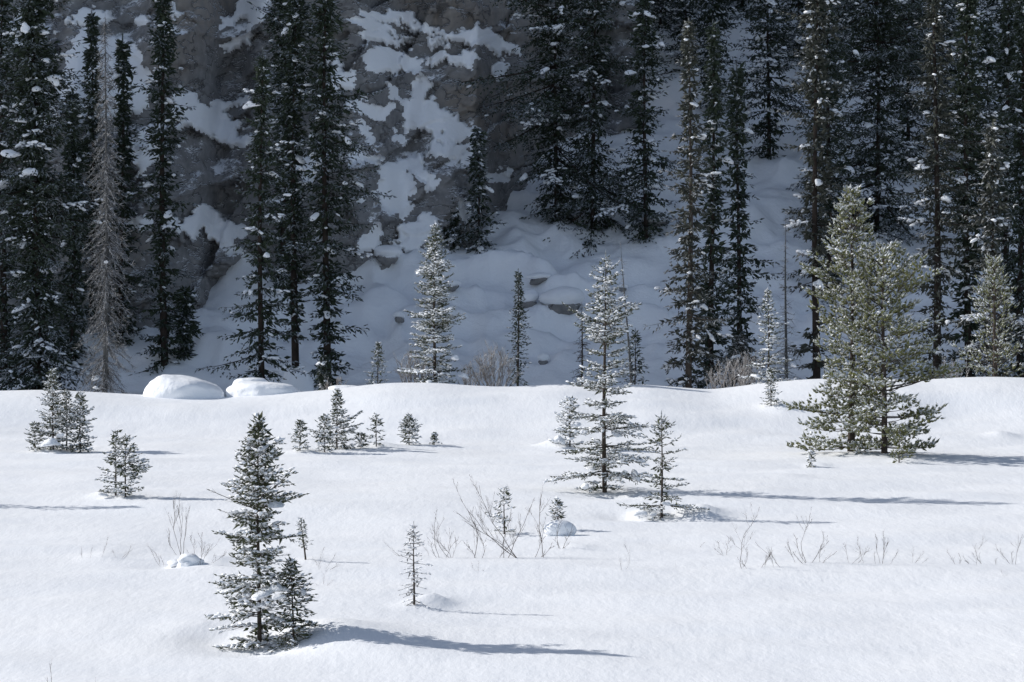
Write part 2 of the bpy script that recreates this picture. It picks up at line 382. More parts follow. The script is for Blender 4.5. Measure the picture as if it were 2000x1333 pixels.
# ------------------------------------------------------------------ the cliff
_b = [(-900, 690), (0, 660), (150, 648), (270, 634), (380, 600), (412, 562), (480, 548), (600, 538), (700, 526), (760, 508), (860, 470), (930, 440), (980, 372), (1050, 300), (1100, 262), (1150, 235)]
_bx = []; _by = []
for px, py in _b:
    d = 132.0
    for _ in range(30): d = 132.0 + (Z(py, d) - 0.25) / 0.447 * 0.95
    _bx.append(X(px, d)); _by.append(d)
_o = np.argsort(_bx); _bx = np.array(_bx)[_o]; _by = np.array(_by)[_o]
def inpoly(px, py, poly):
    c = np.zeros(px.shape, bool); n = len(poly)
    for i in range(n):
        x0, y0 = poly[i]; x1, y1 = poly[(i + 1) % n]
        if y0 == y1: continue
        c ^= ((y0 > py) != (y1 > py)) & (px < (x1 - x0) * (py - y0) / (y1 - y0) + x0)
    return c
SNOWP = [
 [(130, 100), (165, 62), (200, 76), (235, 70), (262, 90), (298, 140), (296, 160), (272, 212), (245, 232), (150, 238), (118, 215), (122, 150)],
 [(120, 40), (150, 15), (200, 10), (205, 30), (170, 42), (140, 60)], [(258, 20), (272, 12), (285, 30), (275, 44), (256, 42)],
 [(300, 232), (280, 262), (262, 300), (268, 345), (285, 330), (300, 315), (320, 300), (320, 240)], [(340, 20), (352, 8), (360, 30), (350, 45)],
 [(335, 165), (352, 183), (375, 190), (400, 220), (440, 196), (485, 190), (485, 212), (440, 222), (470, 255), (490, 262), (487, 287), (430, 275), (392, 262), (342, 244)],
 [(450, -20), (528, -20), (532, 45), (490, 42), (470, 32), (440, 45), (418, 50), (430, 35), (450, 18)], [(440, 75), (470, 60), (492, 62), (492, 90), (455, 98), (430, 95)],
 [(712, 18), (790, 28), (850, 55), (905, 60), (932, 53), (975, 73), (1018, 102), (1000, 112), (960, 100), (920, 88), (880, 76), (820, 62), (760, 42), (712, 34)],
 [(690, 40), (740, 40), (790, 70), (800, 82), (770, 76), (730, 60), (700, 72)], [(712, 110), (740, 90), (790, 92), (830, 110), (815, 124), (822, 140), (762, 148), (708, 140)],
 [(828, 118), (860, 107), (890, 112), (915, 103), (930, 118), (912, 130), (895, 120), (868, 128), (860, 139), (845, 130)], [(822, 74), (860, 74), (876, 86), (878, 100), (850, 92), (828, 92)],
 [(755, 175), (768, 166), (785, 190), (808, 195), (805, 152), (825, 148), (845, 185), (860, 205), (905, 230), (910, 245), (932, 262), (928, 282), (880, 282), (835, 265), (824, 245), (790, 250), (779, 230), (790, 210), (760, 192)],
 [(824, 290), (850, 279), (880, 285), (905, 292), (926, 300), (922, 318), (885, 313), (878, 300), (835, 304)], [(960, 125), (985, 122), (990, 145), (965, 142)],
 [(742, 332), (790, 310), (800, 298), (826, 308), (832, 330), (850, 360), (860, 376), (830, 370), (808, 340), (800, 370), (806, 402), (790, 422), (740, 396), (703, 386), (740, 370), (748, 350)],
 [(690, 200), (735, 203), (757, 215), (755, 231), (725, 228), (690, 225)], [(943, 340), (970, 328), (998, 335), (998, 352), (960, 362), (945, 355)],
 [(335, 440), (372, 394), (400, 405), (470, 452), (478, 500), (430, 480), (405, 458), (345, 452)], [(240, 425), (300, 420), (300, 445), (260, 440)],
 [(690, 300), (745, 300), (740, 320), (700, 330)], [(700, 240), (720, 250), (740, 290), (715, 280)], [(770, 430), (850, 428), (852, 470), (790, 500), (765, 480)], [(700, 470), (740, 440), (750, 470), (735, 500), (705, 500)],
 [(0, 40), (60, 20), (110, 60), (60, 90), (0, 90)], [(20, 200), (110, 180), (120, 260), (30, 270)], [(0, 420), (90, 400), (110, 470), (20, 480)], [(760, 258), (785, 262), (790, 282), (765, 276)],
 [(640, 120), (690, 130), (690, 180), (640, 170)], [(560, 300), (620, 310), (620, 360), (560, 350)], [(900, 395), (945, 400), (935, 430), (895, 425)]]
TANP = [[(780, -60), (1100, -60), (1100, 110), (1020, 100), (975, 70), (905, 58), (850, 50), (780, 22)], [(850, 160), (990, 140), (1060, 170), (1060, 290), (1000, 340), (930, 255), (860, 200)],
        [(300, -60), (440, -60), (440, 20), (400, 90), (370, 190), (300, 120)], [(250, 450), (300, 430), (300, 600), (250, 640)]]
DARKP = [[(930, 262), (985, 290), (1040, 280), (1010, 345), (960, 330)], [(385, 400), (480, 430), (480, 540), (400, 560), (300, 640), (250, 640), (260, 520), (330, 460)]]
def facets(x, z, cell, seed, tilt):
    X_ = x / cell; Z_ = z / cell; ix = np.floor(X_); iz = np.floor(Z_); best = np.full(x.shape, 1e9); out = np.zeros(x.shape)
    for di in (-1, 0, 1):
        for dj in (-1, 0, 1):
            a = ix + di; b = iz + dj; o = np.zeros_like(a)
            cx = a + _h(a, b, o, seed); cz = b + _h(a, b, o, seed + 1); d = (X_ - cx) ** 2 + (Z_ - cz) ** 2
            v = (_h(a, b, o, seed + 2) - .5) + (X_ - cx) * (_h(a, b, o, seed + 3) - .5) * tilt + (Z_ - cz) * (_h(a, b, o, seed + 4) - .5) * tilt
            m = d < best; best = np.where(m, d, best); out = np.where(m, v, out)
    return out
def build_cliff():
    nx, nz = 360, 350
    xs = np.linspace(-27, 7.5, nx); z0 = -2.0; z1 = 44.0
    zs = np.concatenate([np.linspace(z0, 25, 305), np.linspace(25.1, z1, nz - 305)])
    XX, ZZ = np.meshgrid(xs, zs)
    yb = np.interp(XX, _bx, _by) + 1.2 * (fbm(XX * 0.35, XX * 0, 7, 3) - 0.5)
    zb = 0.25 + 0.447 * (yb - 132)
    y0 = yb + 0.30 * (ZZ - zb)
    wx = (fbm(XX * 1.3, ZZ * 1.3, 51, 5, gain=.68) - 0.5) * 1.7; wz = (fbm(XX * 1.3, ZZ * 1.3, 57, 5, gain=.68) - 0.5) * 1.7
    px = 1000 + (XX + wx) * F / y0; py = HY - (ZZ + wz - CH) * F / y0
    snow = np.zeros(XX.shape)
    for p in SNOWP: snow[inpoly(px, py, p)] = 1
    rnd = fbm(XX * 0.35 + 4, ZZ * 0.5, 71, 4)
    snow[(ZZ > 26) & (rnd > 0.53)] = 1
    tan = np.zeros(XX.shape); dark = np.zeros(XX.shape)
    for p in TANP: tan[inpoly(px, py, p)] = 1
    for p in DARKP: dark[inpoly(px, py, p)] = 1
    def blur(a, r):
        k = np.exp(-np.linspace(-2, 2, 2 * r + 1) ** 2); k /= k.sum()
        a = np.apply_along_axis(lambda v: np.convolve(np.pad(v, r, 'edge'), k, 'valid'), 1, a)
        return np.apply_along_axis(lambda v: np.convolve(np.pad(v, r, 'edge'), k, 'valid'), 0, a)
    sb = blur(snow, 1); sw = blur(snow, 7); tanb = blur(tan, 8)
    lf = fbm(XX * 0.5, ZZ * 0.7, 61, 4)
    slope = 0.22 + 0.25 * (lf - 0.5) + 0.75 * sw - 0.18 * tanb
    ledge = blur((fbm(XX * 0.30 - 0.35 * ZZ, ZZ * 0.9 + 0.45 * XX, 66, 3) > 0.56).astype(float), 3)
    slope = slope + 0.35 * ledge * (1 - sw) - 0.1
    dz = np.gradient(zs)[:, None]
    acc = np.cumsum(slope * dz, 0)
    # keep neighbouring columns together so that no ravines appear, and start from the cliff foot
    i0 = np.argmax(ZZ >= zb, 0); ref = acc[i0, np.arange(nx)]
    acc = acc - ref[None]
    trend = blur(acc, 24); acc = trend * 0.55 + acc * 0.45
    y = yb + acc
    strat = fbm(XX * 0.55 + ZZ * 0.4, ZZ * 1.6 - XX * 0.8, 81, 5, gain=0.6)
    q1 = (fbm(XX * .5, ZZ * .5, 95, 3) - .5) * 2.2; q2 = (fbm(XX * .5, ZZ * .5, 97, 3) - .5) * 2.2
    u_ = XX * .82 + ZZ * .57 + q1; v_ = (ZZ * .82 - XX * .57) * 1.9 + q2
    fc = facets(u_, v_, 4.2, 301, 2.4) * 1.1 + facets(u_ + 3, v_ * .8 + q1, 1.5, 311, 2.0) * 0.34
    y = y - (fc + (strat - 0.5) * 0.6) * (1 - 0.8 * sb) - (fbm(XX * 2.2, ZZ * 2.2, 86, 4) - 0.5) * 0.22 * (1 - 0.92 * sb)
    y = y - (np.abs(fbm(XX * 0.22 + 3, ZZ * 0.13, 91, 3) - 0.5) * -5.0 + 0.6) * (1 - sb * 0.5)
    puff = np.sqrt(np.clip(sb, 0, 1)) * 0.28
    y = y - puff
    V = np.stack([XX, y, ZZ + puff * 0.4], -1).reshape(-1, 3)
    i = np.arange((nx - 1) * (nz - 1)); r = i // (nx - 1); c = i % (nx - 1); a = r * nx + c
    Fq = np.stack([a, a + 1, a + nx + 1, a + nx], 1)
    ms = sb.reshape(-1)[Fq].mean(1) > 0.45
    sn = sb.reshape(-1)
    me = make_mesh('cliff', V, [Fq[~ms]], [M['rock']], smooth=True, extra={'tan': tanb.reshape(-1) - 0.5 * dark.reshape(-1), 'snowy': sn * 0.9})
    cl = link('cliff', me, kind='structure')
    # every snow patch on the ledges is a piece of its own
    lab = -np.ones(len(V), int); P_ = px.reshape(-1); Q_ = py.reshape(-1)
    fm = Fq[ms]; cx = P_[fm].mean(1); cy = Q_[fm].mean(1)
    cen = np.array([np.mean(p, 0) for p in SNOWP])
    best = np.full(len(fm), -1)
    for k, p in enumerate(SNOWP):
        big = [(cen[k][0] + (a_ - cen[k][0]) * 1.12, cen[k][1] + (b_ - cen[k][1]) * 1.12) for a_, b_ in p]
        s = inpoly(cx, cy, big) & (best < 0); best[s] = k
    for k in range(-1, len(SNOWP)):
        f = fm[best == k]
        if len(f) < 6: continue
        u, inv = np.unique(f, return_inverse=True)
        me = make_mesh('snow_patch', V[u], [inv.reshape(-1, 4)], [M['snow']], smooth=True)
        link('snow_patch', me, cl)
    return cl
build_cliff()

# ------------------------------------------------------------------ snow lumps
def ico(sub):
    import bmesh
    bm = bmesh.new(); bmesh.ops.create_icosphere(bm, subdivisions=sub, radius=1)
    V = np.array([v.co[:] for v in bm.verts]); Ff = np.array([[v.index for v in f.verts] for f in bm.faces]); bm.free(); return V, Ff
ICO2 = ico(3); ICO3 = ico(4); ICO4 = ico(5)
def lobed_mesh(name, seed, base):
    V, Ff = base; r_ = np.random.default_rng(seed); n = fbm(V[:, 0] * 1.3 + 7, V[:, 1] * 1.3 + 3, seed, 3, z=V[:, 2] * 1.3 + 5)
    rad = .55 + .5 * (n - .5)
    for k in range(5):
        c = unit(r_.normal(0, 1, (1, 3)) * np.array([1, 1, .5]))[0]; rad = rad + r_.uniform(.25, .6) * np.exp(-((V - c) ** 2).sum(1) / .28)
    W = V * rad[:, None]; W[:, 2] = np.where(W[:, 2] < 0, W[:, 2] * .7, W[:, 2]) - .25 * (W[:, 0] ** 2)
    return make_mesh(name, W, [Ff], [M['snow']], smooth=True)
def lump_mesh(name, seed, base=ICO2, amp=0.55, flat=0.45, m='snow'):
    V, Ff = base; n = fbm(V[:, 0] * 1.1 + 7, V[:, 1] * 1.1 + 3, seed, 3, z=V[:, 2] * 1.1 + 5)
    W = V * (1 + amp * (n - 0.5) * 2)[:, None]
    W[:, 2] = np.where(W[:, 2] < 0, W[:, 2] * flat, W[:, 2])
    return make_mesh(name, W, [Ff], [M[m]], smooth=True)
CLUMPS = [lobed_mesh('snow_clump', 100 + i, ICO2) for i in range(8)]
def clump(parent, loc, s, rng, tilt=0.3):
    o = link('snow_clump', CLUMPS[int(rng.integers(len(CLUMPS)))], parent, loc)
    o.scale = s; o.rotation_euler = (rng.normal(0, tilt), rng.normal(0, tilt), rng.random() * 6.28)
    return o

# ------------------------------------------------------------------ conifers
def trunk_geo(H, r0, lean=(0, 0), wob=0.02, rng=None, k=7, below=0.5, base_d=0):
    zz = np.linspace(0, 1, 14); ph = rng.random(2) * 6
    cx = lambda z: lean[0] * z + wob * H * 0.2 * np.sin(ph[0] + z / H * 5) - wob * H * 0.2 * np.sin(ph[0])
    cy = lambda z: lean[1] * z + wob * H * 0.2 * np.sin(ph[1] + z / H * 4) - wob * H * 0.2 * np.sin(ph[1])
    g = Geo(); z = zz * H; r = r0 * (1 - zz) ** 0.85 + 0.004 * min(1, H / 6)
    pts = np.stack([cx(z), cy(z), z], 1); pts = np.concatenate([[[0 - lean[0] * below, 0, -below]], pts]); r = np.concatenate([[r0 * 1.1], r])
    tube(g, pts, r, k); return g, cx, cy

def conifer(px, base, top, prof, label, kind='young', d=None, seed=1, lean=0.0, gap=0.22, nw=5, Ls=0.10, Rs=0.013, lsp=0.09, nsp=0.055, latf=0.42, el=(5, 45), q=0.0, up=0.0,
            frost=0.3, snowp=0.35, snow_r=0.026, clumps=0, clump_s=0.12, clump_at=None, needles=3, nlen=0.02, tmin=0.12, crown0=0.0, bare=0.0, group=None, name=None, trunk_r=None, jag=0.30,
            cat='tree', ang=52, mat_leaf=None, mat_bark='bark', keep=1.0, interw=0.5, fthick=1.0, twigs=True, whorl_var=0.2, brush=False, flat=1.0, vz=0.14, vs=0.30, core=0.8, kside=4, frad=0.35, sector=0.0, wide=1.06, ztop=0.955, topcut=.42, jmax=.5, pads=0.0, sparse_low=0.0, scale_x=1.0):
    rng = np.random.default_rng(seed)
    x, y, zg = at(px, base, d)
    mpp = y / F
    H = Z(top, y) - zg
    pz = np.array([Z(p[0], y) - zg for p in prof]); o_ = np.argsort(pz); pz = pz[o_]
    pl = np.array([p[1] for p in prof])[o_] * mpp; pr = np.array([p[2] for p in prof])[o_] * mpp
    r0 = trunk_r if trunk_r else 0.0085 * H + 0.010
    tg, cx, cy = trunk_geo(H, r0, (lean, 0), 0.02, rng)
    root = thing(name or 'spruce_tree', label, cat, (x, y, zg), group)
    mb = M[mat_bark]
    # boughs
    zl = []; z = crown0 * H + gap * 0.4
    while z < H * ztop:
        t = z / H; g_ = gap * (1.15 - 0.55 * t)
        zl.append((z, nw, 1.0 * (1 + whorl_var * rng.normal())))
        if interw > 0: zl.append((z + g_ * 0.5, max(1, int(nw * interw)), 0.72))
        z += g_ * (0.8 + 0.4 * rng.random())
    bz = []; baz = []; bl = []; bs = []
    for z, n, f in zl:
        a0 = rng.random() * 6.28
        for i in range(n):
            if rng.random() > keep: continue
            if sparse_low and rng.random() < sparse_low * (1 - z / H) ** 2: continue
            a = a0 + i * 6.283 / n + rng.normal(0, .25); zz = z + rng.normal(0, gap * 0.10)
            L_ = np.interp(zz, pz, pl); R_ = np.interp(zz, pz, pr); c = math.cos(a)
            rad = L_ + (R_ - L_) * (0.5 + 0.5 * math.copysign(abs(c) ** 0.6, c))
            rad *= f * wide * (1 + jag * rng.uniform(-1, jmax)) * (1 + sector * 2.4 * (float(vnoise(zz * .55, a * 1.1, seed)) - .55))
            rad *= 1 - topcut * min(1, max(0, (zz / H - .66) / .30))
            if rad < 0.02: continue
            bz.append(min(zz, H * 0.99)); baz.append(a); bl.append(rad); bs.append(rng.random())
    bz = np.array(bz); baz = np.array(baz); bl = np.array(bl); bs = np.array(bs); nb = len(bz)
    tt = bz / H
    e = np.radians(el[0] + (el[1] - el[0]) * tt ** 1.3 + rng.normal(0, 6, nb))
    bl = bl / np.maximum(np.cos(e), 0.55)
    bl = np.where(e > 0.05, np.minimum(bl, np.maximum(0.82 * (H - bz) / np.maximum(np.sin(e), .1), Ls * .6)), bl)
    Hd = np.stack([np.cos(baz), np.sin(baz), np.zeros(nb)], 1); Sd = np.stack([-np.sin(baz), np.cos(baz), np.zeros(nb)], 1)
    O = np.stack([cx(bz), cy(bz), bz], 1); qq = q * (1 - tt) + rng.normal(0, .04, nb)
    def Bp(i, t): return O[i] + Hd[i] * (bl[i] * t * np.cos(e[i]))[:, None] + np.array([0, 0, 1.]) * (bl[i] * (np.sin(e[i]) * t + qq[i] * t * t))[:, None]
    def Bt(i, t): return unit(Hd[i] * np.cos(e[i])[:, None] + np.array([0, 0, 1.]) * (np.sin(e[i]) + 2 * qq[i] * t)[:, None])
    # limbs
    gb = Geo(); ib = np.arange(nb); one = np.ones(nb)
    tubes(gb, O, unit(Bp(ib, one) - O - np.array([0, 0, 1.]) * (bl * qq)[:, None]), np.linalg.norm(Bp(ib, one) - O - np.array([0, 0, 1.]) * (bl * qq)[:, None], axis=1),
          0.003 + 0.010 * bl, bend=np.array([0, 0, 1.]) * (bl * qq)[:, None], fr=0.1 + frost * 0.5, seg=3)
    # laterals
    nl = np.maximum(2, (bl / lsp).astype(int)); i = np.repeat(ib, nl)
    kk = np.concatenate([np.arange(n) for n in nl]); t = tmin + (1 - tmin) * (kk + rng.random(len(i))) / nl[i]; t = np.clip(t, 0.02, 1)
    side = np.where((kk + (i % 2)) % 2 == 0, 1.0, -1.0)
    ll = (bl[i] * latf * (1 - t) ** 0.75 * np.clip(t / 0.3, 0.35, 1) + Ls * 0.7) * rng.uniform(0.7, 1.2, len(i))
    T = Bt(i, t); an = np.radians(ang + rng.normal(0, 9, len(i)))
    D = unit(T * np.cos(an)[:, None] + Sd[i] * (side * np.sin(an))[:, None] + np.array([0, 0, 1.]) * (up + rng.normal(0, vz, len(i)))[:, None])
    P = Bp(i, t)
    lf = bs[i]
    # nodes on laterals
    nn = np.maximum(1, (ll / nsp).astype(int)); j = np.repeat(np.arange(len(i)), nn)
    k2 = np.concatenate([np.arange(n) for n in nn]); s = (k2 + rng.random(len(j))) / nn[j]
    last = k2 == nn[j] - 1
    sd2 = np.where(k2 % 2 == 0, 1.0, -1.0)
    side2 = unit(np.cross(D[j], np.array([0, 0, 1.])))
    a2 = np.radians(48) * np.where(last, 0.0, 1.0) * rng.uniform(0.6, 1.2, len(j))
    Dj = unit(D[j] * np.cos(a2)[:, None] + side2 * (sd2 * np.sin(a2))[:, None] + np.array([0, 0, 1.]) * (up * 0.7 + rng.normal(0, vs, len(j)))[:, None])
    Pj = P[j] + D[j] * (ll[j] * s)[:, None]
    Lj = Ls * rng.uniform(0.6, 1.25, len(j)) * (1 - 0.45 * np.clip((bz[i][j] / H - .75) / .25, 0, 1))
    bareb = bs[i][j] < bare * (1.15 - tt[i][j] * 1.6)
    keepm = ~bareb
    Pj, Dj, Lj, jj = Pj[keepm], Dj[keepm], Lj[keepm], j[keepm]
    # tips of boughs, and the leader
    tipP = Bp(ib, one * 0.93); tipD = Bt(ib, one)
    nlead = max(3, int(H * .09 / (Ls * .5)) + 1)
    lz = np.linspace(H * (ztop - .02), H - Ls * .9, nlead); LP = np.stack([cx(lz), cy(lz), lz], 1); LD = np.tile([0, 0, 1.], (nlead, 1)) + rng.normal(0, .05, (nlead, 3))
    Pj = np.concatenate([Pj, tipP, LP]); Dj = np.concatenate([Dj, tipD, unit(LD)]); Lj = np.concatenate([Lj, Ls * rng.uniform(.9, 1.4, nb), np.full(nlead, Ls)])
    fr_b = np.concatenate([(frost + 0.35 * (bs[i][jj] - 0.5) + frad * (t[i * 0 + np.arange(len(i))][jj] - 0.6)), frost + 0.35 * (bs - 0.5) + 0.15, np.full(nlead, frost + 0.3)])
    g = Geo()
    spindles(g, Pj, Dj, Lj, Rs * fthick * rng.uniform(.8, 1.2, len(Pj)), fr_b - 0.15, fr_b + 0.25, k=kside, rng=rng)
    if core > 0:
        nc = int(core * nb); ic = rng.integers(nb, size=nc); tc_ = rng.uniform(.05, .62, nc); Pc = Bp(ic, tc_) + rng.normal(0, Ls * .35, (nc, 3)); Dc = unit(Hd[ic] * .8 + rng.normal(0, .55, (nc, 3)) + np.array([0, 0, -.35])); spindles(g, Pc, Dc, Ls * rng.uniform(1.2, 2.2, nc), Rs * rng.uniform(1.4, 2.6, nc), frost - .35, frost - .1, k=3, rng=rng)
    if needles: blades(g, Pj, Dj, Lj, 0.75 if not brush else 0.85, nlen, nlen * (0.30 if not brush else 0.16), fr_b - 0.1, fr_b + 0.25, needles, rng)
    if twigs:
        tubes(gb, P, D, ll, 0.0015 + 0.004 * ll + 0.001 * y / 60, k=3, fr=0.15 + frost * 0.6, seg=1)
    tg_me = tg.mesh('trunk', mb); link('trunk', tg_me, root)
    link('branches', gb.mesh('branches', mb), root, kind='stuff')
    link('foliage', g.mesh('foliage', M[mat_leaf or kind], smooth=False), root)
    # lying snow on the boughs
    if snowp > 0:
        gs = Geo()
        m = (rng.random(len(j)) < np.where(pads > 0, snowp * .3 + .55 * (lf[j] > 1 - pads) * (t[j] > .35), snowp * (0.3 + 1.4 * lf[j]))) & (D[j][:, 2] > -0.75)
        if m.any():
            nj = m.sum(); rr = snow_r * rng.uniform(0.6, 1.5, nj)
            Dm = unit(D[j][m] * np.array([1, 1, .5]) + rng.normal(0, .2, (nj, 3)) * np.array([1, 1, .3]))
            Lm = rr * rng.uniform(2.5, 5.0, nj)
            Pm = P[j][m] + D[j][m] * (ll[j] * s)[m][:, None] - Dm * (Lm * 0.5)[:, None] + np.array([0, 0, 1.]) * (rr * 0.45 + Rs * 0.5)[:, None]
            spindles(gs, Pm, Dm, Lm, rr, 0, 0, k=4, flat=0.65, at=(0.2, 0.75))
            link('bough_snow', gs.mesh('bough_snow', M['snow']), root, kind='stuff')
    for _ in range(clumps if pads == 0 else clumps * 2 // 3):
        b = int(rng.integers(nb)); t_ = rng.uniform(0.5, 0.85)
        # prefer boughs that face the open field
        for _q in range(3):
            if math.sin(baz[b]) > 0.35: b = int(rng.integers(nb))
        p = Bp(np.array([b]), np.array([t_]))[0]; s_ = clump_s * rng.uniform(0.45, 1.25) * (1 if bl[b] > clump_s * 2 else 0.6)
        o_c = clump(root, p + np.array([0, 0, s_ * 0.02]), (s_ * rng.uniform(.85, 1.35), s_ * rng.uniform(.6, .95), s_ * rng.uniform(.5, .85)), rng); o_c.rotation_euler = (rng.normal(0, .25), rng.uniform(.1, .65), float(baz[b]))
    for (cpx, cpy, rx, rz, dy) in (clump_at or []):
        yy = y + dy; p = np.array([X(cpx, yy) - x, dy, Z(cpy, yy) - zg])
        clump(root, p, (rx * mpp, rx * mpp * 0.9, rz * mpp), rng, 0.15)
    return root

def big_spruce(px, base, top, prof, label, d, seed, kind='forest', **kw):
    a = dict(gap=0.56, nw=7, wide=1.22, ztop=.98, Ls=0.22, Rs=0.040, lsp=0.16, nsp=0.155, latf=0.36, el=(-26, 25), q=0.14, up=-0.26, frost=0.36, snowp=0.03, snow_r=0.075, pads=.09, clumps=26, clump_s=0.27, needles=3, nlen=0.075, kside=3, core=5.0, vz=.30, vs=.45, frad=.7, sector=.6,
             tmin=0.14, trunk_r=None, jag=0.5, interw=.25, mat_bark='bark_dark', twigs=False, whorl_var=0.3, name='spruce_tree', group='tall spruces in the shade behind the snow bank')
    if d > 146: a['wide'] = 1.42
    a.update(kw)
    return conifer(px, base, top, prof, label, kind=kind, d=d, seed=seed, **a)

# --- forest, from the left
T = big_spruce
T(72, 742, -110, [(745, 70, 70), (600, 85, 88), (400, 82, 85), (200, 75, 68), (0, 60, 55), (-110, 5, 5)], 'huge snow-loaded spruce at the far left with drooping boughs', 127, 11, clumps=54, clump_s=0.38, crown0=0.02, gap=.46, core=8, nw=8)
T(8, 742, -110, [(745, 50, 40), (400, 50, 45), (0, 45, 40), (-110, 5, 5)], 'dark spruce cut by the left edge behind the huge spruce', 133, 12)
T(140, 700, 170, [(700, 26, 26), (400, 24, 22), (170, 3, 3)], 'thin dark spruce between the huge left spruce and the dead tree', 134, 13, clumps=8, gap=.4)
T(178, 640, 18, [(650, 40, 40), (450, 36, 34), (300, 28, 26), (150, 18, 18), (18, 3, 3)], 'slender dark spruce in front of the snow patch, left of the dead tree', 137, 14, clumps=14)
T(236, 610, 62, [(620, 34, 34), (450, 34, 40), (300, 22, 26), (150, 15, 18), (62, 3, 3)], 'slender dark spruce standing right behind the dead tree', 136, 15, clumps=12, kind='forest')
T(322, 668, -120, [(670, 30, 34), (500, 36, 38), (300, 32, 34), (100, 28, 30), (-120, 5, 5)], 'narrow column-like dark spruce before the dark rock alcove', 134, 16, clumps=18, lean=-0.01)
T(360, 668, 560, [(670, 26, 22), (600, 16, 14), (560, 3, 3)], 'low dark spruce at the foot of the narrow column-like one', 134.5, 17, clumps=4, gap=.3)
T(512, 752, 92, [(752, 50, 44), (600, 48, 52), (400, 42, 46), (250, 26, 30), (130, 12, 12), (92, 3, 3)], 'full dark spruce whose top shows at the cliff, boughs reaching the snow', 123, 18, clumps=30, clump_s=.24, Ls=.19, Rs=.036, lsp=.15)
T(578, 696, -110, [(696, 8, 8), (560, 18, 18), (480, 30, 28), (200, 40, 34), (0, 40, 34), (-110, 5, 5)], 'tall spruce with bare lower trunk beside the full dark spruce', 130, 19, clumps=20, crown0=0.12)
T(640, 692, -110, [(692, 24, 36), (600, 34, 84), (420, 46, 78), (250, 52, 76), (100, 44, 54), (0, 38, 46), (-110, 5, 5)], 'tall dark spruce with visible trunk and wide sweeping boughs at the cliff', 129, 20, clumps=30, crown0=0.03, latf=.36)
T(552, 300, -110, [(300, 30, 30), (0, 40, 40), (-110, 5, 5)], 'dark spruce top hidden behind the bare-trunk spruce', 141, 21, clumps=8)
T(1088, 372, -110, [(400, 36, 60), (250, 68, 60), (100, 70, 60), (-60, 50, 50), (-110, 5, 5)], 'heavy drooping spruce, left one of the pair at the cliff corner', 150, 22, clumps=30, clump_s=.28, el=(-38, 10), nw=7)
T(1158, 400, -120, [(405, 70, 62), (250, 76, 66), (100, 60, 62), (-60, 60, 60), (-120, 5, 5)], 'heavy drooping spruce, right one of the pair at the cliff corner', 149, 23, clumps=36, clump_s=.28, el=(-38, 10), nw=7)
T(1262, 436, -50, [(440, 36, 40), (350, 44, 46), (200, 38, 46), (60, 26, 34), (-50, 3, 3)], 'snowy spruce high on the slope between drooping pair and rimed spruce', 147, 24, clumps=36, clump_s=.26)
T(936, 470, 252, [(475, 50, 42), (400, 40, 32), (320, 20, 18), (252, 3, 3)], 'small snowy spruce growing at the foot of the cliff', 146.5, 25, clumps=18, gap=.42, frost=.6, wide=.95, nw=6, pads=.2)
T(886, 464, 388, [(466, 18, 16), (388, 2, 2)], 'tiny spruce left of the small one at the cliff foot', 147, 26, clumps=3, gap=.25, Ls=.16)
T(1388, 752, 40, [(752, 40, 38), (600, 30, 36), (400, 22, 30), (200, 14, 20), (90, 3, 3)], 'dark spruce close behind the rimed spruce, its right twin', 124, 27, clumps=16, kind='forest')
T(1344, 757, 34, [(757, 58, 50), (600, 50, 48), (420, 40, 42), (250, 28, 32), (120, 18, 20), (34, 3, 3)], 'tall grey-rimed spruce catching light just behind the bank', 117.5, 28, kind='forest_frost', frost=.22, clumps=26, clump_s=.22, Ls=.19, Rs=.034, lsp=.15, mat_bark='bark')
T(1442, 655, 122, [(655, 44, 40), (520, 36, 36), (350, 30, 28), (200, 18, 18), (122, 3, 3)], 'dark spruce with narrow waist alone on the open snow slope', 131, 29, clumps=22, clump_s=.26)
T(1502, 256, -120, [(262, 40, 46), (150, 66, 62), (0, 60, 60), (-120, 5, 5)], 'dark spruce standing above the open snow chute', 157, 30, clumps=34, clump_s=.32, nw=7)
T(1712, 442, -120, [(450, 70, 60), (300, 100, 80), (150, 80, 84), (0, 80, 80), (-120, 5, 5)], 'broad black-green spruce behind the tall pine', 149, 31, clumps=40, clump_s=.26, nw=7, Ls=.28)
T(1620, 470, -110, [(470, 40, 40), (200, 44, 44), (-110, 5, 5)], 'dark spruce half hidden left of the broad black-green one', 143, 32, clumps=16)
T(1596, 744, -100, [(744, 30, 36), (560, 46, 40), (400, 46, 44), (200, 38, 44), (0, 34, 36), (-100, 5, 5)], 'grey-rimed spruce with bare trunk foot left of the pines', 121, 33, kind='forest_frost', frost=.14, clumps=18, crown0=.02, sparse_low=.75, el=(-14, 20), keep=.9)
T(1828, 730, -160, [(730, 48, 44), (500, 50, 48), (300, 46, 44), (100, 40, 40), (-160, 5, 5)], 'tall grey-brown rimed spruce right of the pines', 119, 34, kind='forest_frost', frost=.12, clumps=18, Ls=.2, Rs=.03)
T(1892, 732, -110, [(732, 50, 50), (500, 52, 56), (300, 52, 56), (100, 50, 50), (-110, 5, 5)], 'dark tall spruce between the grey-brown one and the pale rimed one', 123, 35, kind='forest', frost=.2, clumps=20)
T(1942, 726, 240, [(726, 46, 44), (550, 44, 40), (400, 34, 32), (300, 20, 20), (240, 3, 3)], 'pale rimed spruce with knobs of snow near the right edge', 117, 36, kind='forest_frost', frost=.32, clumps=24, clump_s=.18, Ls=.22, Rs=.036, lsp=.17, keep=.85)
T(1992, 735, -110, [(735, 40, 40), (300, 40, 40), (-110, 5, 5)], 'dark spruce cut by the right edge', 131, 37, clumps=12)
T(1968, 700, -110, [(700, 40, 40), (300, 46, 46), (-110, 5, 5)], 'dark spruce trunk behind the pale rimed spruce', 135, 38, clumps=12)
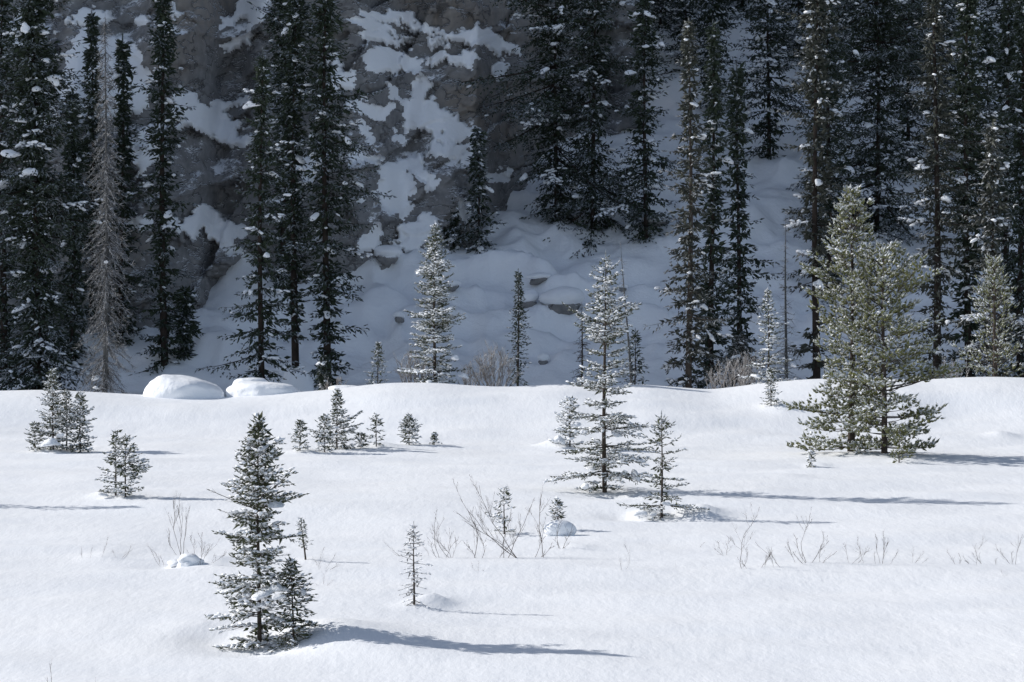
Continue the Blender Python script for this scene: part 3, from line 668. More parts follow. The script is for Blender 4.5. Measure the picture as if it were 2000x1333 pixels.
T(1775, 300, -120, [(300, 60, 60), (0, 70, 70), (-120, 5, 5)], 'dark spruce high on the slope above the tall pine', 156, 39, clumps=24)
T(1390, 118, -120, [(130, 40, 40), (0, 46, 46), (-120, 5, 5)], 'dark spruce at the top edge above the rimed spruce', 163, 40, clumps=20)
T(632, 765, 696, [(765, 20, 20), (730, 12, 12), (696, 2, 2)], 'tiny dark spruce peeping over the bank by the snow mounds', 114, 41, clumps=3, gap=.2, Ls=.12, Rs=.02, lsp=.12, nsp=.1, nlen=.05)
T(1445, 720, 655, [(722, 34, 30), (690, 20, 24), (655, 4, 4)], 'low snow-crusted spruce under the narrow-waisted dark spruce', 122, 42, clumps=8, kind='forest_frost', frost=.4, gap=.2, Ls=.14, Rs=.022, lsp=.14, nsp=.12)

# filler spruces of the dense stand in the upper right; one tree of each of two builds, copied
def copy_tree(src, loc, rz, s, label, group):
    r = src.copy(); col.objects.link(r); r.location = loc; r.rotation_euler = (0, 0, rz); r.scale = (s, s, s); r['label'] = label; r['group'] = group
    for ch in list(src.children):
        c = ch.copy(); col.objects.link(c); c.parent = r
    return r
rg = np.random.default_rng(5)
sg = 'dark spruces of the dense stand high on the slope'
srcA = T(1225, 150, -140, [(200, 50, 50), (0, 56, 56), (-140, 5, 5)], 'dark spruce at the top edge between drooping pair and high snowy spruce', 166, 43, clumps=16, group=sg)
FILL = [(1060, 170, 1.0, 'dark spruce at the top edge behind the left drooping spruce'), (1130, 168, .9, 'dark spruce at the top edge between the two drooping spruces'), (1290, 171, 1.05, 'dark spruce at the top edge behind the high snowy spruce'),
 (1340, 167, .95, 'dark spruce behind the tip of the tall grey-rimed spruce'), (1450, 172, 1.1, 'far dark spruce above the narrow-waisted spruce'), (1560, 168, 1.0, 'far dark spruce in the gap right of the snow chute'),
 (1610, 173, 1.1, 'farthest dark spruce behind the grey-rimed bare-footed one'), (1660, 166, 1.0, 'dark spruce above the tip of the taller pine'), (1740, 171, 1.05, 'farthest dark spruce behind the broad black-green one'),
 (1800, 167, 1.0, 'dark spruce behind the left side of the grey-brown spruce'), (1850, 160, .95, 'dark spruce behind the right side of the grey-brown spruce'), (1880, 172, 1.1, 'farthest dark spruce at the upper right'),
 (1930, 156, .95, 'dark spruce above the pale rimed spruce'), (1960, 167, 1.05, 'dark spruce in the upper right corner'), (2010, 158, 1.0, 'dark spruce cut by the upper right corner'), (1905, 145, .85, 'dark spruce behind the right conical pine'),
 (1190, 173, 1.1, 'farthest dark spruce behind the right drooping spruce'), (1015, 174, .9, 'dark spruce on the brow above the cliff overhang')]
for px, d, s, lb in FILL:
    x = X(px, d); copy_tree(srcA, (x, d, float(G(x, d)) - .3), rg.random() * 6.28, s, lb, sg)

# --- dead and thin trees
def dead_tree(px, base, top, d, label, seed, prof, lean=0.0, droop=-0.35, el=-20, gap=0.12, nw=3, rfac=.01, material='dead', tw=5, name='dead_tree', fr=.2, curl=0.0, cat='dead tree'):
    rng = np.random.default_rng(seed); x, y, zg = at(px, base, d); mpp = y / F; H = Z(top, y) - zg
    root = thing(name, label, cat, (x, y, zg)); tg, cx, cy = trunk_geo(H, rfac * H + .01, (lean, 0), .015, rng)
    link('trunk', tg.mesh('trunk', M[material]), root)
    pz = np.array([Z(p[0], y) - zg for p in prof]); o_ = np.argsort(pz); pz = pz[o_]; pr = np.array([p[1] for p in prof])[o_] * mpp
    n = int(H / gap) * nw; z = np.sort(rng.random(n)) * H * .97 + .02 * H; r = np.interp(z, pz, pr) * rng.uniform(.45, 1.1, n)
    m = r > .04; z = z[m]; r = r[m]; n = len(z); a = rng.random(n) * 6.28; e = np.radians(el + rng.normal(0, 12, n))
    Hd = np.stack([np.cos(a), np.sin(a), 0 * a], 1); D = unit(Hd * np.cos(e)[:, None] + np.array([0, 0, 1.]) * np.sin(e)[:, None])
    O = np.stack([cx(z), cy(z), z], 1); g = Geo(); bend = np.array([0, 0, 1.]) * (r * (droop + rng.normal(0, .15, n)))[:, None]
    tubes(g, O, D, r, .007 + .012 * r + .004, bend, fr=fr, seg=4)
    if tw:
        i = np.repeat(np.arange(n), np.maximum(1, (r / .10).astype(int) * tw // 4)); s = rng.uniform(.25, 1, len(i)); P = O[i] + D[i] * (r[i] * s)[:, None] + bend[i] * (s * s)[:, None]
        d2 = unit(D[i] + rng.normal(0, .8, (len(i), 3)) + np.array([0, 0, -.35 + curl])); tubes(g, P, d2, rng.uniform(.08, .3, len(i)) * min(1, H / 8), .010, fr=fr + .2, seg=1)
    link('dead_branches', g.mesh('dead_branches', M[material]), root, kind='stuff'); return root, rng
r_, rng_ = dead_tree(205, 768, 26, 113.5, 'tall bare grey dead tree with drooping curled twigs behind the bank', 51, [(768, 54), (650, 58), (500, 52), (400, 46), (300, 36), (150, 22), (26, 4)], lean=.002, gap=.10, nw=4, droop=-.45, tw=8, fr=.38, rfac=.0062)
for z, s in ((5.6, .13), (1.0, .2), (.6, .15)): clump(r_, (-.3 if z < 2 else .1, -.3, z), (s, s, s * .8), rng_)
dead_tree(372, 398, 126, 143.5, 'thin bare snag standing on a snow cone before the cliff', 52, [(398, 8), (300, 12), (200, 20), (126, 2)], gap=.3, nw=2, material='bark_dark', el=-10)
dead_tree(1236, 752, 474, 116, 'leaning bare pole tree right of the tall field spruce', 53, [(640, 4), (560, 6), (474, 2)], lean=-.072, gap=.12, nw=2, el=10, droop=0, rfac=.007, fr=.5)
dead_tree(1536, 715, 420, 119, 'thin bare pole tree left of the pines', 54, [(715, 34), (640, 24), (560, 10), (420, 4)], lean=.0, gap=.12, nw=3, el=5, droop=-.1, rfac=.008, fr=.45)
dead_tree(1136, 756, 590, 117, 'thin nearly bare dark spruce behind the tall field spruce', 55, [(756, 22), (680, 18), (620, 8), (590, 3)], gap=.12, nw=4, el=0, droop=-.2, material='bark_dark', fr=.1)
NG = 'thin dark spruces just behind the bank'
conifer(1011, 754, 524, [(754, 20, 22), (650, 16, 17), (580, 9, 10), (524, 2, 2)], 'very narrow dark spruce with a ragged tip behind the bank', d=115, seed=56, kind='forest', gap=.16, nw=5, Ls=.11, Rs=.018, lsp=.11, nsp=.09, el=(-15, 30), frost=.25, snowp=.1, clumps=4, clump_s=.08,
        mat_bark='bark_dark', jag=.5, bare=.35, group=NG, nlen=.03)
conifer(1240, 754, 640, [(754, 24, 24), (700, 18, 18), (640, 3, 3)], 'short dark spruce around the foot of the leaning pole', d=116.4, seed=57, kind='forest', gap=.2, nw=5, Ls=.13, Rs=.02, lsp=.13, nsp=.1, el=(-20, 20), frost=.25, snowp=.15, clumps=3, clump_s=.1, mat_bark='bark_dark', group=NG)

# ------------------------------------------------------------------ sunlit trees
Y = dict(kind='young')
conifer(850, 751, 430, [(754, 58, 56), (700, 54, 50), (640, 46, 46), (560, 34, 34), (500, 20, 24), (460, 10, 10), (430, 2, 2)], 'tall sunlit spruce on the crest of the bank, frosted all over', d=109, seed=61, gap=.30, nw=7, interw=.3, Ls=.14, Rs=.026, lsp=.10, nsp=.07,
        el=(-4, 45), q=.05, frost=.48, snowp=.5, snow_r=.035, clumps=14, clump_s=.13, clump_at=[(888, 700, 10, 9, -.8), (905, 735, 12, 7, -.6), (838, 745, 9, 5, -.9)], needles=3, nlen=.03, jag=.35)
conifer(738, 752, 670, [(752, 26, 26), (725, 24, 22), (700, 12, 12), (670, 2, 2)], 'small frosted spruce on the bank crest left of the tall one', d=110, seed=62, gap=.2, nw=5, Ls=.11, Rs=.018, lsp=.11, nsp=.08, el=(0, 45), frost=.42, snowp=.4, snow_r=.03, jag=.3)
conifer(1181, 962, 489, [(960, 84, 60), (925, 84, 74), (890, 70, 88), (850, 74, 92), (820, 78, 76), (790, 74, 76), (755, 60, 62), (735, 40, 56), (700, 34, 40), (670, 60, 62), (650, 60, 56), (610, 48, 46), (570, 36, 44), (540, 30, 34), (515, 16, 16), (489, 2, 2)],
        'tallest spruce of the open field, layered boughs and visible trunk', seed=63, gap=.35, nw=7, Ls=.10, Rs=.0165, lsp=.080, nsp=.050, latf=.36, el=(-12, 42), q=.10, frost=.34, snowp=.36, snow_r=.026, clumps=12, clump_s=.09, interw=.15, jag=.34, whorl_var=.22,
        clump_at=[(1241, 930, 11, 18, -.5), (1144, 952, 13, 9, -.7), (1214, 942, 8, 6, -.9), (1180, 900, 12, 6, -.6), (1150, 915, 16, 6, -.5), (1205, 850, 14, 5, -.5)], needles=5, nlen=.022, trunk_r=.06)
conifer(1292, 1012, 801, [(1010, 44, 36), (985, 50, 58), (960, 34, 48), (930, 26, 36), (900, 24, 30), (870, 26, 36), (840, 16, 20), (801, 1, 1)], 'thin open spruce right of the tallest field spruce', seed=64, gap=.22, nw=6, wide=1.2, Ls=.09, Rs=.015, lsp=.075, nsp=.05, latf=.36, el=(-15, 45), q=.08, frost=.34, snowp=.28,
        snow_r=.02, clumps=5, clump_s=.07, interw=.3, jag=.4, keep=.85, clump_at=[(1252, 1003, 16, 9, -.5), (1300, 985, 9, 8, -.5), (1275, 1006, 10, 6, -.6)], needles=5, nlen=.022)
conifer(1113, 868, 775, [(868, 34, 22), (830, 30, 24), (800, 18, 16), (775, 3, 3)], 'short snow-crusted spruce behind the left boughs of the tallest field spruce', d=92.5, seed=65, gap=.2, nw=5, Ls=.1, Rs=.016, lsp=.1, nsp=.07, frost=.4, snowp=.6, snow_r=.04, clumps=8, clump_s=.12,
        clump_at=[(1090, 860, 14, 12, -.3), (1130, 830, 10, 8, -.4)])
conifer(1500, 745, 560, [(745, 44, 62), (715, 40, 50), (690, 20, 30), (650, 20, 24), (600, 16, 16), (575, 5, 5), (560, 1, 1)], 'frosted spruce with wide snowy skirt on the bank left of the pines', d=111, seed=66, gap=.25, nw=5, Ls=.12, Rs=.019, lsp=.11, nsp=.08, el=(-8, 40), frost=.42, snowp=.5, snow_r=.035,
        clumps=6, clump_s=.12, clump_at=[(1478, 736, 13, 7, -.4), (1550, 714, 8, 6, -.3)])
conifer(1506, 793, 716, [(793, 17, 18), (765, 14, 14), (735, 8, 8), (716, 1, 1)], 'small spruce on the face of the bank below the snowy-skirted one', seed=67, gap=.15, nw=5, Ls=.09, Rs=.015, lsp=.09, nsp=.065, frost=.35, snowp=.5, snow_r=.028, jag=.25)
# front tree and its companion
conifer(507, 1262, 806, [(1260, 74, 50), (1225, 86, 56), (1195, 84, 60), (1165, 78, 50), (1145, 108, 46), (1130, 60, 48), (1100, 56, 50), (1065, 84, 70), (1040, 66, 54), (1010, 80, 46), (985, 66, 74), (950, 56, 52), (925, 52, 44), (900, 44, 60), (875, 34, 36), (845, 24, 20), (825, 14, 12), (806, 1, 1)],
        'largest foreground spruce, full of snow, thin twiggy lower boughs', seed=71, gap=.20, nw=7, wide=1.14, Ls=.078, Rs=.0130, lsp=.052, nsp=.036, latf=.38, el=(-8, 42), q=.06, frost=.10, snowp=.32, snow_r=.026, clumps=16, clump_s=.06, interw=.22, jag=.36, bare=.42, whorl_var=.16,
        clump_at=[(520, 1160, 26, 15, -.42), (545, 1150, 17, 14, -.42), (500, 1185, 20, 9, -.45), (430, 1147, 15, 7, -.15), (455, 1002, 20, 6, -.3), (540, 985, 26, 7, -.3), (515, 875, 12, 5, -.2)], needles=7, nlen=.016, trunk_r=.036, core=2.0)
conifer(574, 1258, 1092, [(1258, 44, 50), (1225, 44, 46), (1190, 38, 40), (1160, 30, 42), (1130, 26, 26), (1110, 12, 14), (1092, 3, 3)], 'small dark spruce leaning against the right foot of the largest foreground spruce', seed=72, gap=.12, nw=7, Ls=.075, Rs=.010, lsp=.06, nsp=.038, el=(-15, 35), frost=.10,
        snowp=.30, snow_r=.017, clumps=8, clump_s=.06, needles=6, nlen=.016, lean=-.05, clump_at=[(540, 1168, 16, 11, -.2)])
# groups on the left
S = dict(gap=.17, nw=5, Ls=.095, Rs=.017, lsp=.075, nsp=.052, frost=.36, snowp=.45, snow_r=.026, jag=.35, needles=3)
LG = 'young spruces clustered in front of the bank at the left'
conifer(104, 878, 719, [(878, 30, 30), (830, 26, 26), (780, 20, 20), (745, 12, 12), (719, 1, 1)], 'tallest of the left cluster of young spruces', seed=81, group=LG, clump_at=[(98, 866, 22, 12, -.5), (118, 850, 12, 8, -.4)], **S)
conifer(130, 880, 760, [(880, 22, 20), (820, 16, 16), (780, 9, 9), (760, 1, 1)], 'slim spruce squeezed between the tallest and the rightmost of the left cluster', seed=82, group=LG, **S)
conifer(157, 884, 764, [(884, 30, 32), (850, 24, 26), (810, 18, 20), (785, 10, 12), (764, 1, 1)], 'rightmost neat conical spruce of the left cluster', seed=83, group=LG, **S)
conifer(68, 881, 828, [(881, 26, 24), (855, 20, 22), (828, 6, 8)], 'lowest shrub-like spruce at the left end of the left cluster', seed=84, group=LG, **S)
PG = 'pair of young spruces grown together left of the foreground spruce'
conifer(226, 968, 840, [(968, 42, 20), (945, 38, 20), (920, 26, 20), (890, 20, 16), (860, 8, 12), (840, 1, 1)], 'left spruce of the pair with crossing boughs in the left field', seed=85, group=PG, clump_at=[(198, 966, 12, 6, -.3), (235, 966, 10, 4, -.4)], **{**S, 'gap': .21, 'keep': .8})
conifer(245, 971, 847, [(971, 24, 32), (945, 24, 34), (932, 20, 52), (905, 18, 36), (880, 16, 22), (862, 6, 10), (847, 1, 1)], 'right spruce of the pair with crossing boughs in the left field', seed=86, group=PG, **{**S, 'gap': .19, 'keep': .9})
RG = 'row of small spruces at the foot of the bank'
conifer(586, 881, 821, [(881, 18, 18), (855, 17, 16), (835, 9, 9), (821, 1, 1)], 'leftmost little spruce of the row under the bank', seed=87, group=RG, **S)
conifer(634, 884, 811, [(884, 20, 24), (850, 20, 18), (825, 11, 10), (811, 3, 3)], 'snowy bush-like spruce left in front of the tallest in the row', seed=88, group=RG, **S)
conifer(658, 877, 761, [(877, 22, 30), (860, 22, 32), (832, 18, 46), (818, 14, 26), (800, 10, 16), (780, 10, 12), (761, 2, 2)], 'tallest spruce of the row under the bank, one bough stretched right', seed=89, group=RG, clump_at=[(652, 836, 9, 6, -.4)], **S)
conifer(705, 876, 847, [(876, 15, 14), (847, 5, 5)], 'low round spruce right of the tallest in the row', seed=90, group=RG, **{**S, 'gap': .12})
conifer(735, 873, 808, [(873, 17, 16), (850, 17, 13), (825, 10, 10), (808, 1, 1)], 'open little spruce with bare stem in the row under the bank', seed=91, group=RG, **{**S, 'keep': .7})
conifer(799, 869, 810, [(869, 22, 25), (850, 24, 24), (830, 13, 14), (810, 1, 1)], 'full conical little spruce near the right end of the row', seed=92, group=RG, **{**S, 'gap': .13})
conifer(848, 869, 846, [(869, 9, 11), (846, 3, 3)], 'tiniest spruce at the right end of the row under the bank', seed=93, group=RG, **{**S, 'gap': .09, 'Ls': .06})
# mid-field oddments
conifer(985, 1044, 952, [(1040, 34, 40), (1012, 34, 38), (995, 30, 33), (975, 20, 20), (952, 3, 3)], 'small spruce with bushy top and bare stem behind the big leafless shrub', seed=94, **{**S, 'Ls': .075, 'Rs': .011, 'keep': .75, 'gap': .14}, sparse_low=.8)
conifer(1089, 1035, 977, [(1022, 14, 14), (1000, 16, 12), (977, 6, 6)], 'little spruce top sticking out of a round snow hummock', seed=95, **{**S, 'Ls': .07, 'Rs': .011, 'gap': .10})
conifer(1584, 914, 881, [(914, 11, 13), (881, 3, 3)], 'tiny sapling in the snow left below the pines', seed=96, **{**S, 'gap': .10, 'Ls': .06, 'Rs': .011})
conifer(1756, 905, 834, [(905, 18, 30), (880, 18, 28), (860, 14, 14), (834, 2, 2)], 'young pine sapling right in front of the pine trunk', seed=97, kind='pine', gap=.17, nw=5, Ls=.12, Rs=.02, lsp=.10, nsp=.09, el=(15, 60), up=.2, frost=.36, snowp=.2, needles=8, nlen=.04, brush=True, name='pine_tree')
# the offscreen spruce whose shadow enters at the left
conifer(-225, 978, 650, [(978, 50, 50), (800, 34, 34), (650, 2, 2)], 'spruce just outside the left edge casting a long shadow', seed=98, **{**S, 'gap': .3, 'lsp': .15, 'nsp': .1, 'Ls': .14, 'Rs': .02})

# --- pines
def pine(px, base, top, prof, label, seed, d=None, **kw):
    a = dict(kind='pine', gap=.43, nw=7, wide=1.10, ztop=.95, jmax=.25, Ls=.18, Rs=.046, lsp=.13, nsp=.14, latf=.44, el=(-6, 48), q=.20, up=.30, frost=.58, frad=.5, core=0, snowp=.06, snow_r=.04, needles=22, nlen=.062, topcut=.12, vz=.28, vs=.4, brush=True, ang=42, jag=.4, interw=.6, name='pine_tree', twigs=True, trunk_r=.10, tmin=.36, whorl_var=.2)
    a.update(kw); return conifer(px, base, top, prof, label, seed=seed, d=d, **a)
PP = 'two frosted pines standing together on the right'
pine(1662, 886, 360, [(884, 90, 60), (850, 140, 60), (828, 145, 60), (800, 70, 60), (760, 80, 70), (725, 84, 60), (690, 64, 50), (650, 92, 50), (600, 84, 50), (560, 92, 50), (520, 50, 48), (480, 44, 46), (440, 34, 42), (410, 20, 24), (380, 8, 8), (360, 2, 2)],
     'taller left pine of the frosted pair, pointed single top', 101, group=PP, trunk_r=.12, d=89.6)
pine(1727, 887, 476, [(886, 60, 80), (855, 90, 105), (828, 120, 150), (800, 70, 118), (770, 80, 120), (745, 90, 122), (700, 84, 108), (650, 76, 92), (600, 66, 80), (560, 54, 68), (520, 44, 50), (495, 30, 30), (476, 12, 12)],
     'shorter right pine of the frosted pair, broad crown and long low boughs', 102, group=PP, d=88.6)
pine(1944, 742, 504, [(745, 60, 58), (700, 60, 60), (640, 46, 48), (590, 32, 32), (540, 16, 16), (504, 2, 2)], 'dense conical frosted pine at the right on the bank crest', 103, d=110, gap=.34, lsp=.2, nsp=.18, Ls=.2, Rs=.036, needles=18, el=(10, 60))

# ------------------------------------------------------------------ mounds, boulders, snow balls
def mound(px, py, rx, rz, d, label, seed, skew=0.0, ry=1.0, cat='snow mound', name='snow_mound', group=None, m='slope_snow', flat=.4, amp=.12):
    x = X(px, d); mpp = d / F
    V, Ff = ICO4; W = V.copy(); n = fbm(V[:, 0] * .9 + 7, V[:, 1] * .9 + 3, seed, 3, z=V[:, 2] + 5); n2 = fbm(V[:, 0] * 4 + 7, V[:, 1] * 4 + 3, seed, 3, z=V[:, 2] * 4 + 5); W *= (1 + amp * 2.2 * (n - .5) * 2 + .05 * (n2 - .5))[:, None]
    W[:, 2] = np.where(W[:, 2] < 0, W[:, 2] * flat, np.sin(np.clip(W[:, 2], 0, 1.4) * 1.35) * 1.02)
    W[:, 2] *= 1 - skew * W[:, 0] * .55
    W = W * np.array([rx * mpp, ry * rx * mpp, rz * mpp])
    o = link(name, make_mesh(name, W, [Ff], [M[m]], smooth=True), None, (x, d, Z(py, d))); o['label'] = label; o['category'] = cat
    if group: o['group'] = group
    return o
MG = 'snow mounds along the crest of the bank'
mound(358, 776, 84, 44, 107.5, 'largest smooth snow mound on the bank, sloping to the right', 1, skew=.55, ry=.9, group=MG)
mound(520, 774, 72, 27, 108.0, 'second, flatter snow mound right of the largest', 2, skew=.35, ry=.8, group=MG)
mound(492, 780, 42, 42, 111.0, 'shaded snow mound tucked behind the flatter one', 6, ry=.8, group=MG)
mound(672, 764, 34, 11, 107.6, 'small low snow bump on the crest right of the tiny dark spruce', 3, ry=.9, group=MG)
mound(584, 768, 32, 46, 126.0, 'round shaded snow mound under the bare-trunk spruces', 4, ry=.8, group=MG)
def ground_ball(px, py, rx, rz, label, seed):
    x, y, z = at(px, py); mpp = y / F
    W = ICO3[0].copy(); n = fbm(W[:, 0] + 7, W[:, 1] + 3, seed, 3, z=W[:, 2] + 5); W *= (1 + (.14 if rz > 18 else .6) * (n - .5) * 2)[:, None]
    o = link('snow_hummock', make_mesh('snow_hummock', W * np.array([rx, rx * .9, rz]) * mpp, [ICO3[1]], [M['snow']], smooth=True), None, (x, y, z + rz * mpp * .55)); o['label'] = label; o['category'] = 'snow hummock'
    return o
ground_ball(1093, 1046, 31, 19, 'round snow hummock capped by a little spruce top', 11)
ground_ball(368, 1106, 27, 13, 'lumpy snow pile among bare stems left of the foreground spruce', 12)
ground_ball(342, 1107, 15, 7, 'smaller snow lump left of the lumpy snow pile', 13)
def boulder(px, py, rx, rz, label, seed, skew=0.0):
    x, y, z = at(px, py); mpp = y / F
    y -= .25; z += .10
    root = thing('snow_capped_boulder', label, 'boulder', (x, y, z), 'boulders showing through the snow slope')
    W = ICO2[0].copy(); n = fbm(W[:, 0] * 1.4 + 7, W[:, 1] * 1.4 + 3, seed, 4, z=W[:, 2] * 1.4 + 5); W *= (1 + .5 * (n - .5) * 2)[:, None]
    W[:, 2] += skew * W[:, 0]
    link('rock', make_mesh('rock', W * np.array([rx, rx * .8, rz]) * mpp, [ICO2[1]], [M['rock']], smooth=True), root, (0, 0, 0))
    W = ICO3[0].copy(); n = fbm(W[:, 0] + 7, W[:, 1] + 3, seed + 5, 3, z=W[:, 2] + 5); W *= (1 + .2 * (n - .5) * 2)[:, None]; W[:, 2] += skew * W[:, 0] * .6
    link('snow_cap', make_mesh('snow_cap', W * np.array([rx * 1.4, rx * 1.25, rz * .95]) * mpp, [ICO3[1]], [M['slope_snow']], smooth=True), root, (0, rx * mpp * .30, rz * mpp * .95))
boulder(1100, 606, 32, 22, 'largest dark boulder under a thick snow cap on the open slope', 21, .25)
boulder(1030, 600, 17, 16, 'dark boulder beside the very narrow spruce', 22, .3)
boulder(1052, 552, 17, 8, 'low dark boulder edge higher on the open slope', 23, .35)
boulder(884, 566, 12, 8, 'small dark boulder right of the tall crest spruce', 24, .3)
boulder(781, 628, 9, 8, 'small dark boulder left of the tall crest spruce', 25)
boulder(1062, 712, 9, 9, 'low boulder behind the crest near the very narrow spruce', 26)
boulder(757, 512, 22, 14, 'dark blue boulder at the lower corner of the cliff', 27)
boulder(1280, 440, 22, 8, 'dark rock and roots at the foot of the high snowy spruce', 28)
boulder(1215, 570, 8, 6, 'tiny boulder near the top of the tallest field spruce', 29)

# ------------------------------------------------------------------ leafless shrubs and twigs
def shrub(px, base, stems, label, seed, d=None, material='twig', r=0.010, depth=3, spread=.5, name='bare_shrub', cat='shrub', group=None, fr=.1, twd=.16, jit=.16):
    """stems: list of (foot dx px, tip px, tip py); every stem is a part of its own"""
    rng = np.random.default_rng(seed); x, y, zg = at(px, base, d); mpp = y / F; r *= .44 if material == 'twig' else 1
    root = thing(name, label, cat, (x, y, zg), group)
    for fx, tx, ty in stems:
        dy = rng.uniform(-.3, .3); p0 = np.array([(fx - px) * mpp, dy * .4, -.08]); p1 = np.array([(tx - px) * mpp, dy, Z(ty, y) - zg]); L0 = np.linalg.norm(p1 - p0)
        g = Geo(); n = 7; s = np.linspace(0, 1, n)[:, None]; side = np.array([rng.normal(0, .10), rng.normal(0, .06), 0]) * L0
        pts = p0 + (p1 - p0) * s + side * np.sin(s * np.pi) + rng.normal(0, .012, (n, 3)) * L0 * np.array([1, 1, .3]); tube(g, pts, np.linspace(r, r * .45, n) * (.6 + .5 * min(1.4, L0)), 4, fr)
        todo = [(pts, L0, 0)]
        while todo:
            q, Lq, lev = todo.pop()
            if lev >= depth: continue
            nk = int(rng.integers(6, 10)) if lev == 0 else int(rng.integers(2, 5))
            for _ in range(nk):
                t = rng.uniform(.25, .95) if lev == 0 else rng.uniform(.2, .9); f = t * (len(q) - 1); a = int(f); c = q[a] + (q[min(a + 1, len(q) - 1)] - q[a]) * (f - a)
                dr = unit((q[-1] - q[0])[None])[0]; dr = unit((dr + rng.normal(0, 1, 3) * np.array([spread, spread * .7, spread * .5]) + np.array([0, 0, .1]))[None])[0]
                ln = Lq * rng.uniform(.18, .42) * (1.15 - .5 * t); m = 4; ss = np.linspace(0, 1, m)[:, None]
                pp = c + dr * ln * ss + rng.normal(0, .03, (m, 3)) * ln + np.array([0, 0, 1]) * ln * twd * ss ** 2
                tube(g, pp, np.linspace(r * .5, r * .22, m) * (.75 ** lev) * (.7 + .3 * min(1.4, L0)), 3, fr + .1 * lev); todo.append((pp, ln, lev + 1))
        link('stem', g.mesh('stem', M[material]), root)
    return root
rg = np.random.default_rng(77)
shrub(1000, 1090, [(1015, 935, 950), (1015, 900, 975), (990, 1040, 985), (1060, 1052, 968), (985, 1000, 1010), (905 + 20, 915, 1000), (940, 930, 1035), (1018, 905, 1020), (1040, 1060, 1025), (970, 1010, 1055), (1045, 1078, 1070), (930, 905, 1060)],
      'widest leafless shrub in mid field with a small spruce behind it', 201, r=.013)
shrub(868, 1090, [(860, 850, 1010), (885, 868, 1012), (885, 845, 1050), (868, 878, 1040), (858, 842, 1060), (880, 890, 1050)], 'leafless shrub of upright stems left of the widest one', 202, r=.010)
shrub(355, 1085, [(352, 335, 978), (352, 348, 985), (354, 366, 998), (350, 330, 1040)], 'tall leafless sapling stems by the snow pile left of the foreground spruce', 203, r=.011, spread=.25, twd=.25)
shrub(385, 1104, [(385, 370, 1050), (388, 392, 1045), (384, 402, 1060), (395, 425, 1062), (400, 440, 1085), (375, 360, 1075)], 'tangled low shrub between snow pile and foreground spruce', 204, r=.008)
shrub(310, 1107, [(308, 283, 1068), (318, 298, 1075), (320, 312, 1085)], 'three slanting bare stems left of the snow pile', 205, r=.007, depth=1, spread=.2)
shrub(205, 1091, [(195, 208, 1052), (160, 155, 1072), (176, 178, 1070), (235, 252, 1068), (222, 215, 1078), (233, 258, 1075)], 'sparse thin stalks in the left field', 206, r=.006, depth=1, spread=.2)
shrub(1470, 1110, [(1450, 1480, 1005), (1446, 1452, 1065), (1462, 1440, 1090), (1480, 1510, 1075), (1512, 1480, 1066), (1530, 1500, 1070), (1495, 1505, 1085)], 'tall frosted leafless sapling with low side stems in the right field', 207, r=.010)
shrub(1580, 1100, [(1578, 1583, 1018), (1578, 1555, 1050), (1578, 1610, 1050), (1576, 1545, 1075), (1605, 1622, 1060), (1600, 1630, 1082), (1560, 1540, 1062)], 'round-headed leafless shrub in the right field', 208, r=.011)
shrub(1665, 1100, [(1660, 1650, 1065), (1668, 1690, 1080), (1688, 1676, 1055), (1655, 1690, 1075)], 'small tangled shrub right of the round-headed one', 209, r=.008)
shrub(1724, 1102, [(1722, 1715, 1050), (1722, 1735, 1055), (1724, 1728, 1045), (1735, 1755, 1080), (1708, 1706, 1080)], 'upright broom-like shrub in the right field', 210, r=.008, spread=.3)
shrub(1790, 1100, [(1780, 1805, 1078), (1795, 1812, 1090), (1782, 1785, 1072)], 'wispy twigs right of the broom-like shrub', 211, r=.006, depth=2)
shrub(1420, 1085, [(1420, 1432, 1050), (1420, 1393, 1070), (1418, 1402, 1058)], 'forked twig standing in the snow left of the frosted sapling', 212, r=.009, depth=2)
shrub(1385, 1070, [(1363, 1378, 1060), (1363, 1385, 1072)], 'short bent twig at the left end of the right-hand twigs', 213, r=.006, depth=1)
shrub(1925, 1103, [(1868, 1845, 1075), (1870, 1872, 1080), (1900, 1878, 1085), (1902, 1895, 1062), (1925, 1905, 1078), (1980, 1950, 1075), (1978, 1975, 1080), (1985, 1998, 1042), (1942, 1945, 1090)], 'low scattered dark twigs at the right edge', 214, r=.009, depth=2)
shrub(1912, 1074, [(1905, 1935, 1055), (1905, 1918, 1045)], 'thin forked twig above the low scattered ones', 215, r=.006, depth=1)
shrub(1217, 1115, [(1218, 1219, 1066), (1218, 1212, 1090)], 'single slender stalk standing alone in mid field', 216, r=.007, depth=1, spread=.3)
shrub(932, 1118, [(934, 920, 1100), (936, 935, 1098), (943, 946, 1112)], 'tiny twigs in front of the widest shrub', 217, r=.006, depth=1)
shrub(635, 1112, [(625, 632, 1072), (625, 612, 1088), (630, 655, 1085), (628, 665, 1100)], 'thin twigs right of the foreground spruce', 218, r=.006, depth=2)
shrub(632, 1143, [(632, 637, 1115), (632, 655, 1130), (625, 618, 1138)], 'fine twig fork nearer than the thin twigs', 219, r=.005, depth=1)
shrub(98, 1345, [(102, 94, 1300), (104, 98, 1320)], 'dark stalk poking in at the bottom left edge', 220, r=.009, depth=1, spread=.15)
shrub(188, 1345, [(189, 187, 1322)], 'short stalk tip at the bottom edge', 221, r=.006, depth=0)
shrub(1958, 1128, [(1962, 1952, 1112), (1962, 1970, 1122)], 'tiny curled twig near the right edge', 222, r=.004, depth=1)
shrub(1325, 1112, [(1326, 1320, 1098), (1378, 1376, 1103)], 'two faint twig tips in the middle of the snow', 223, r=.004, depth=0)
shrub(1835, 1205, [(1836, 1830, 1190), (1918, 1922, 1185), (1915, 1912, 1230)], 'faint hair-thin stalks in the lower right snow', 224, r=.003, depth=0)
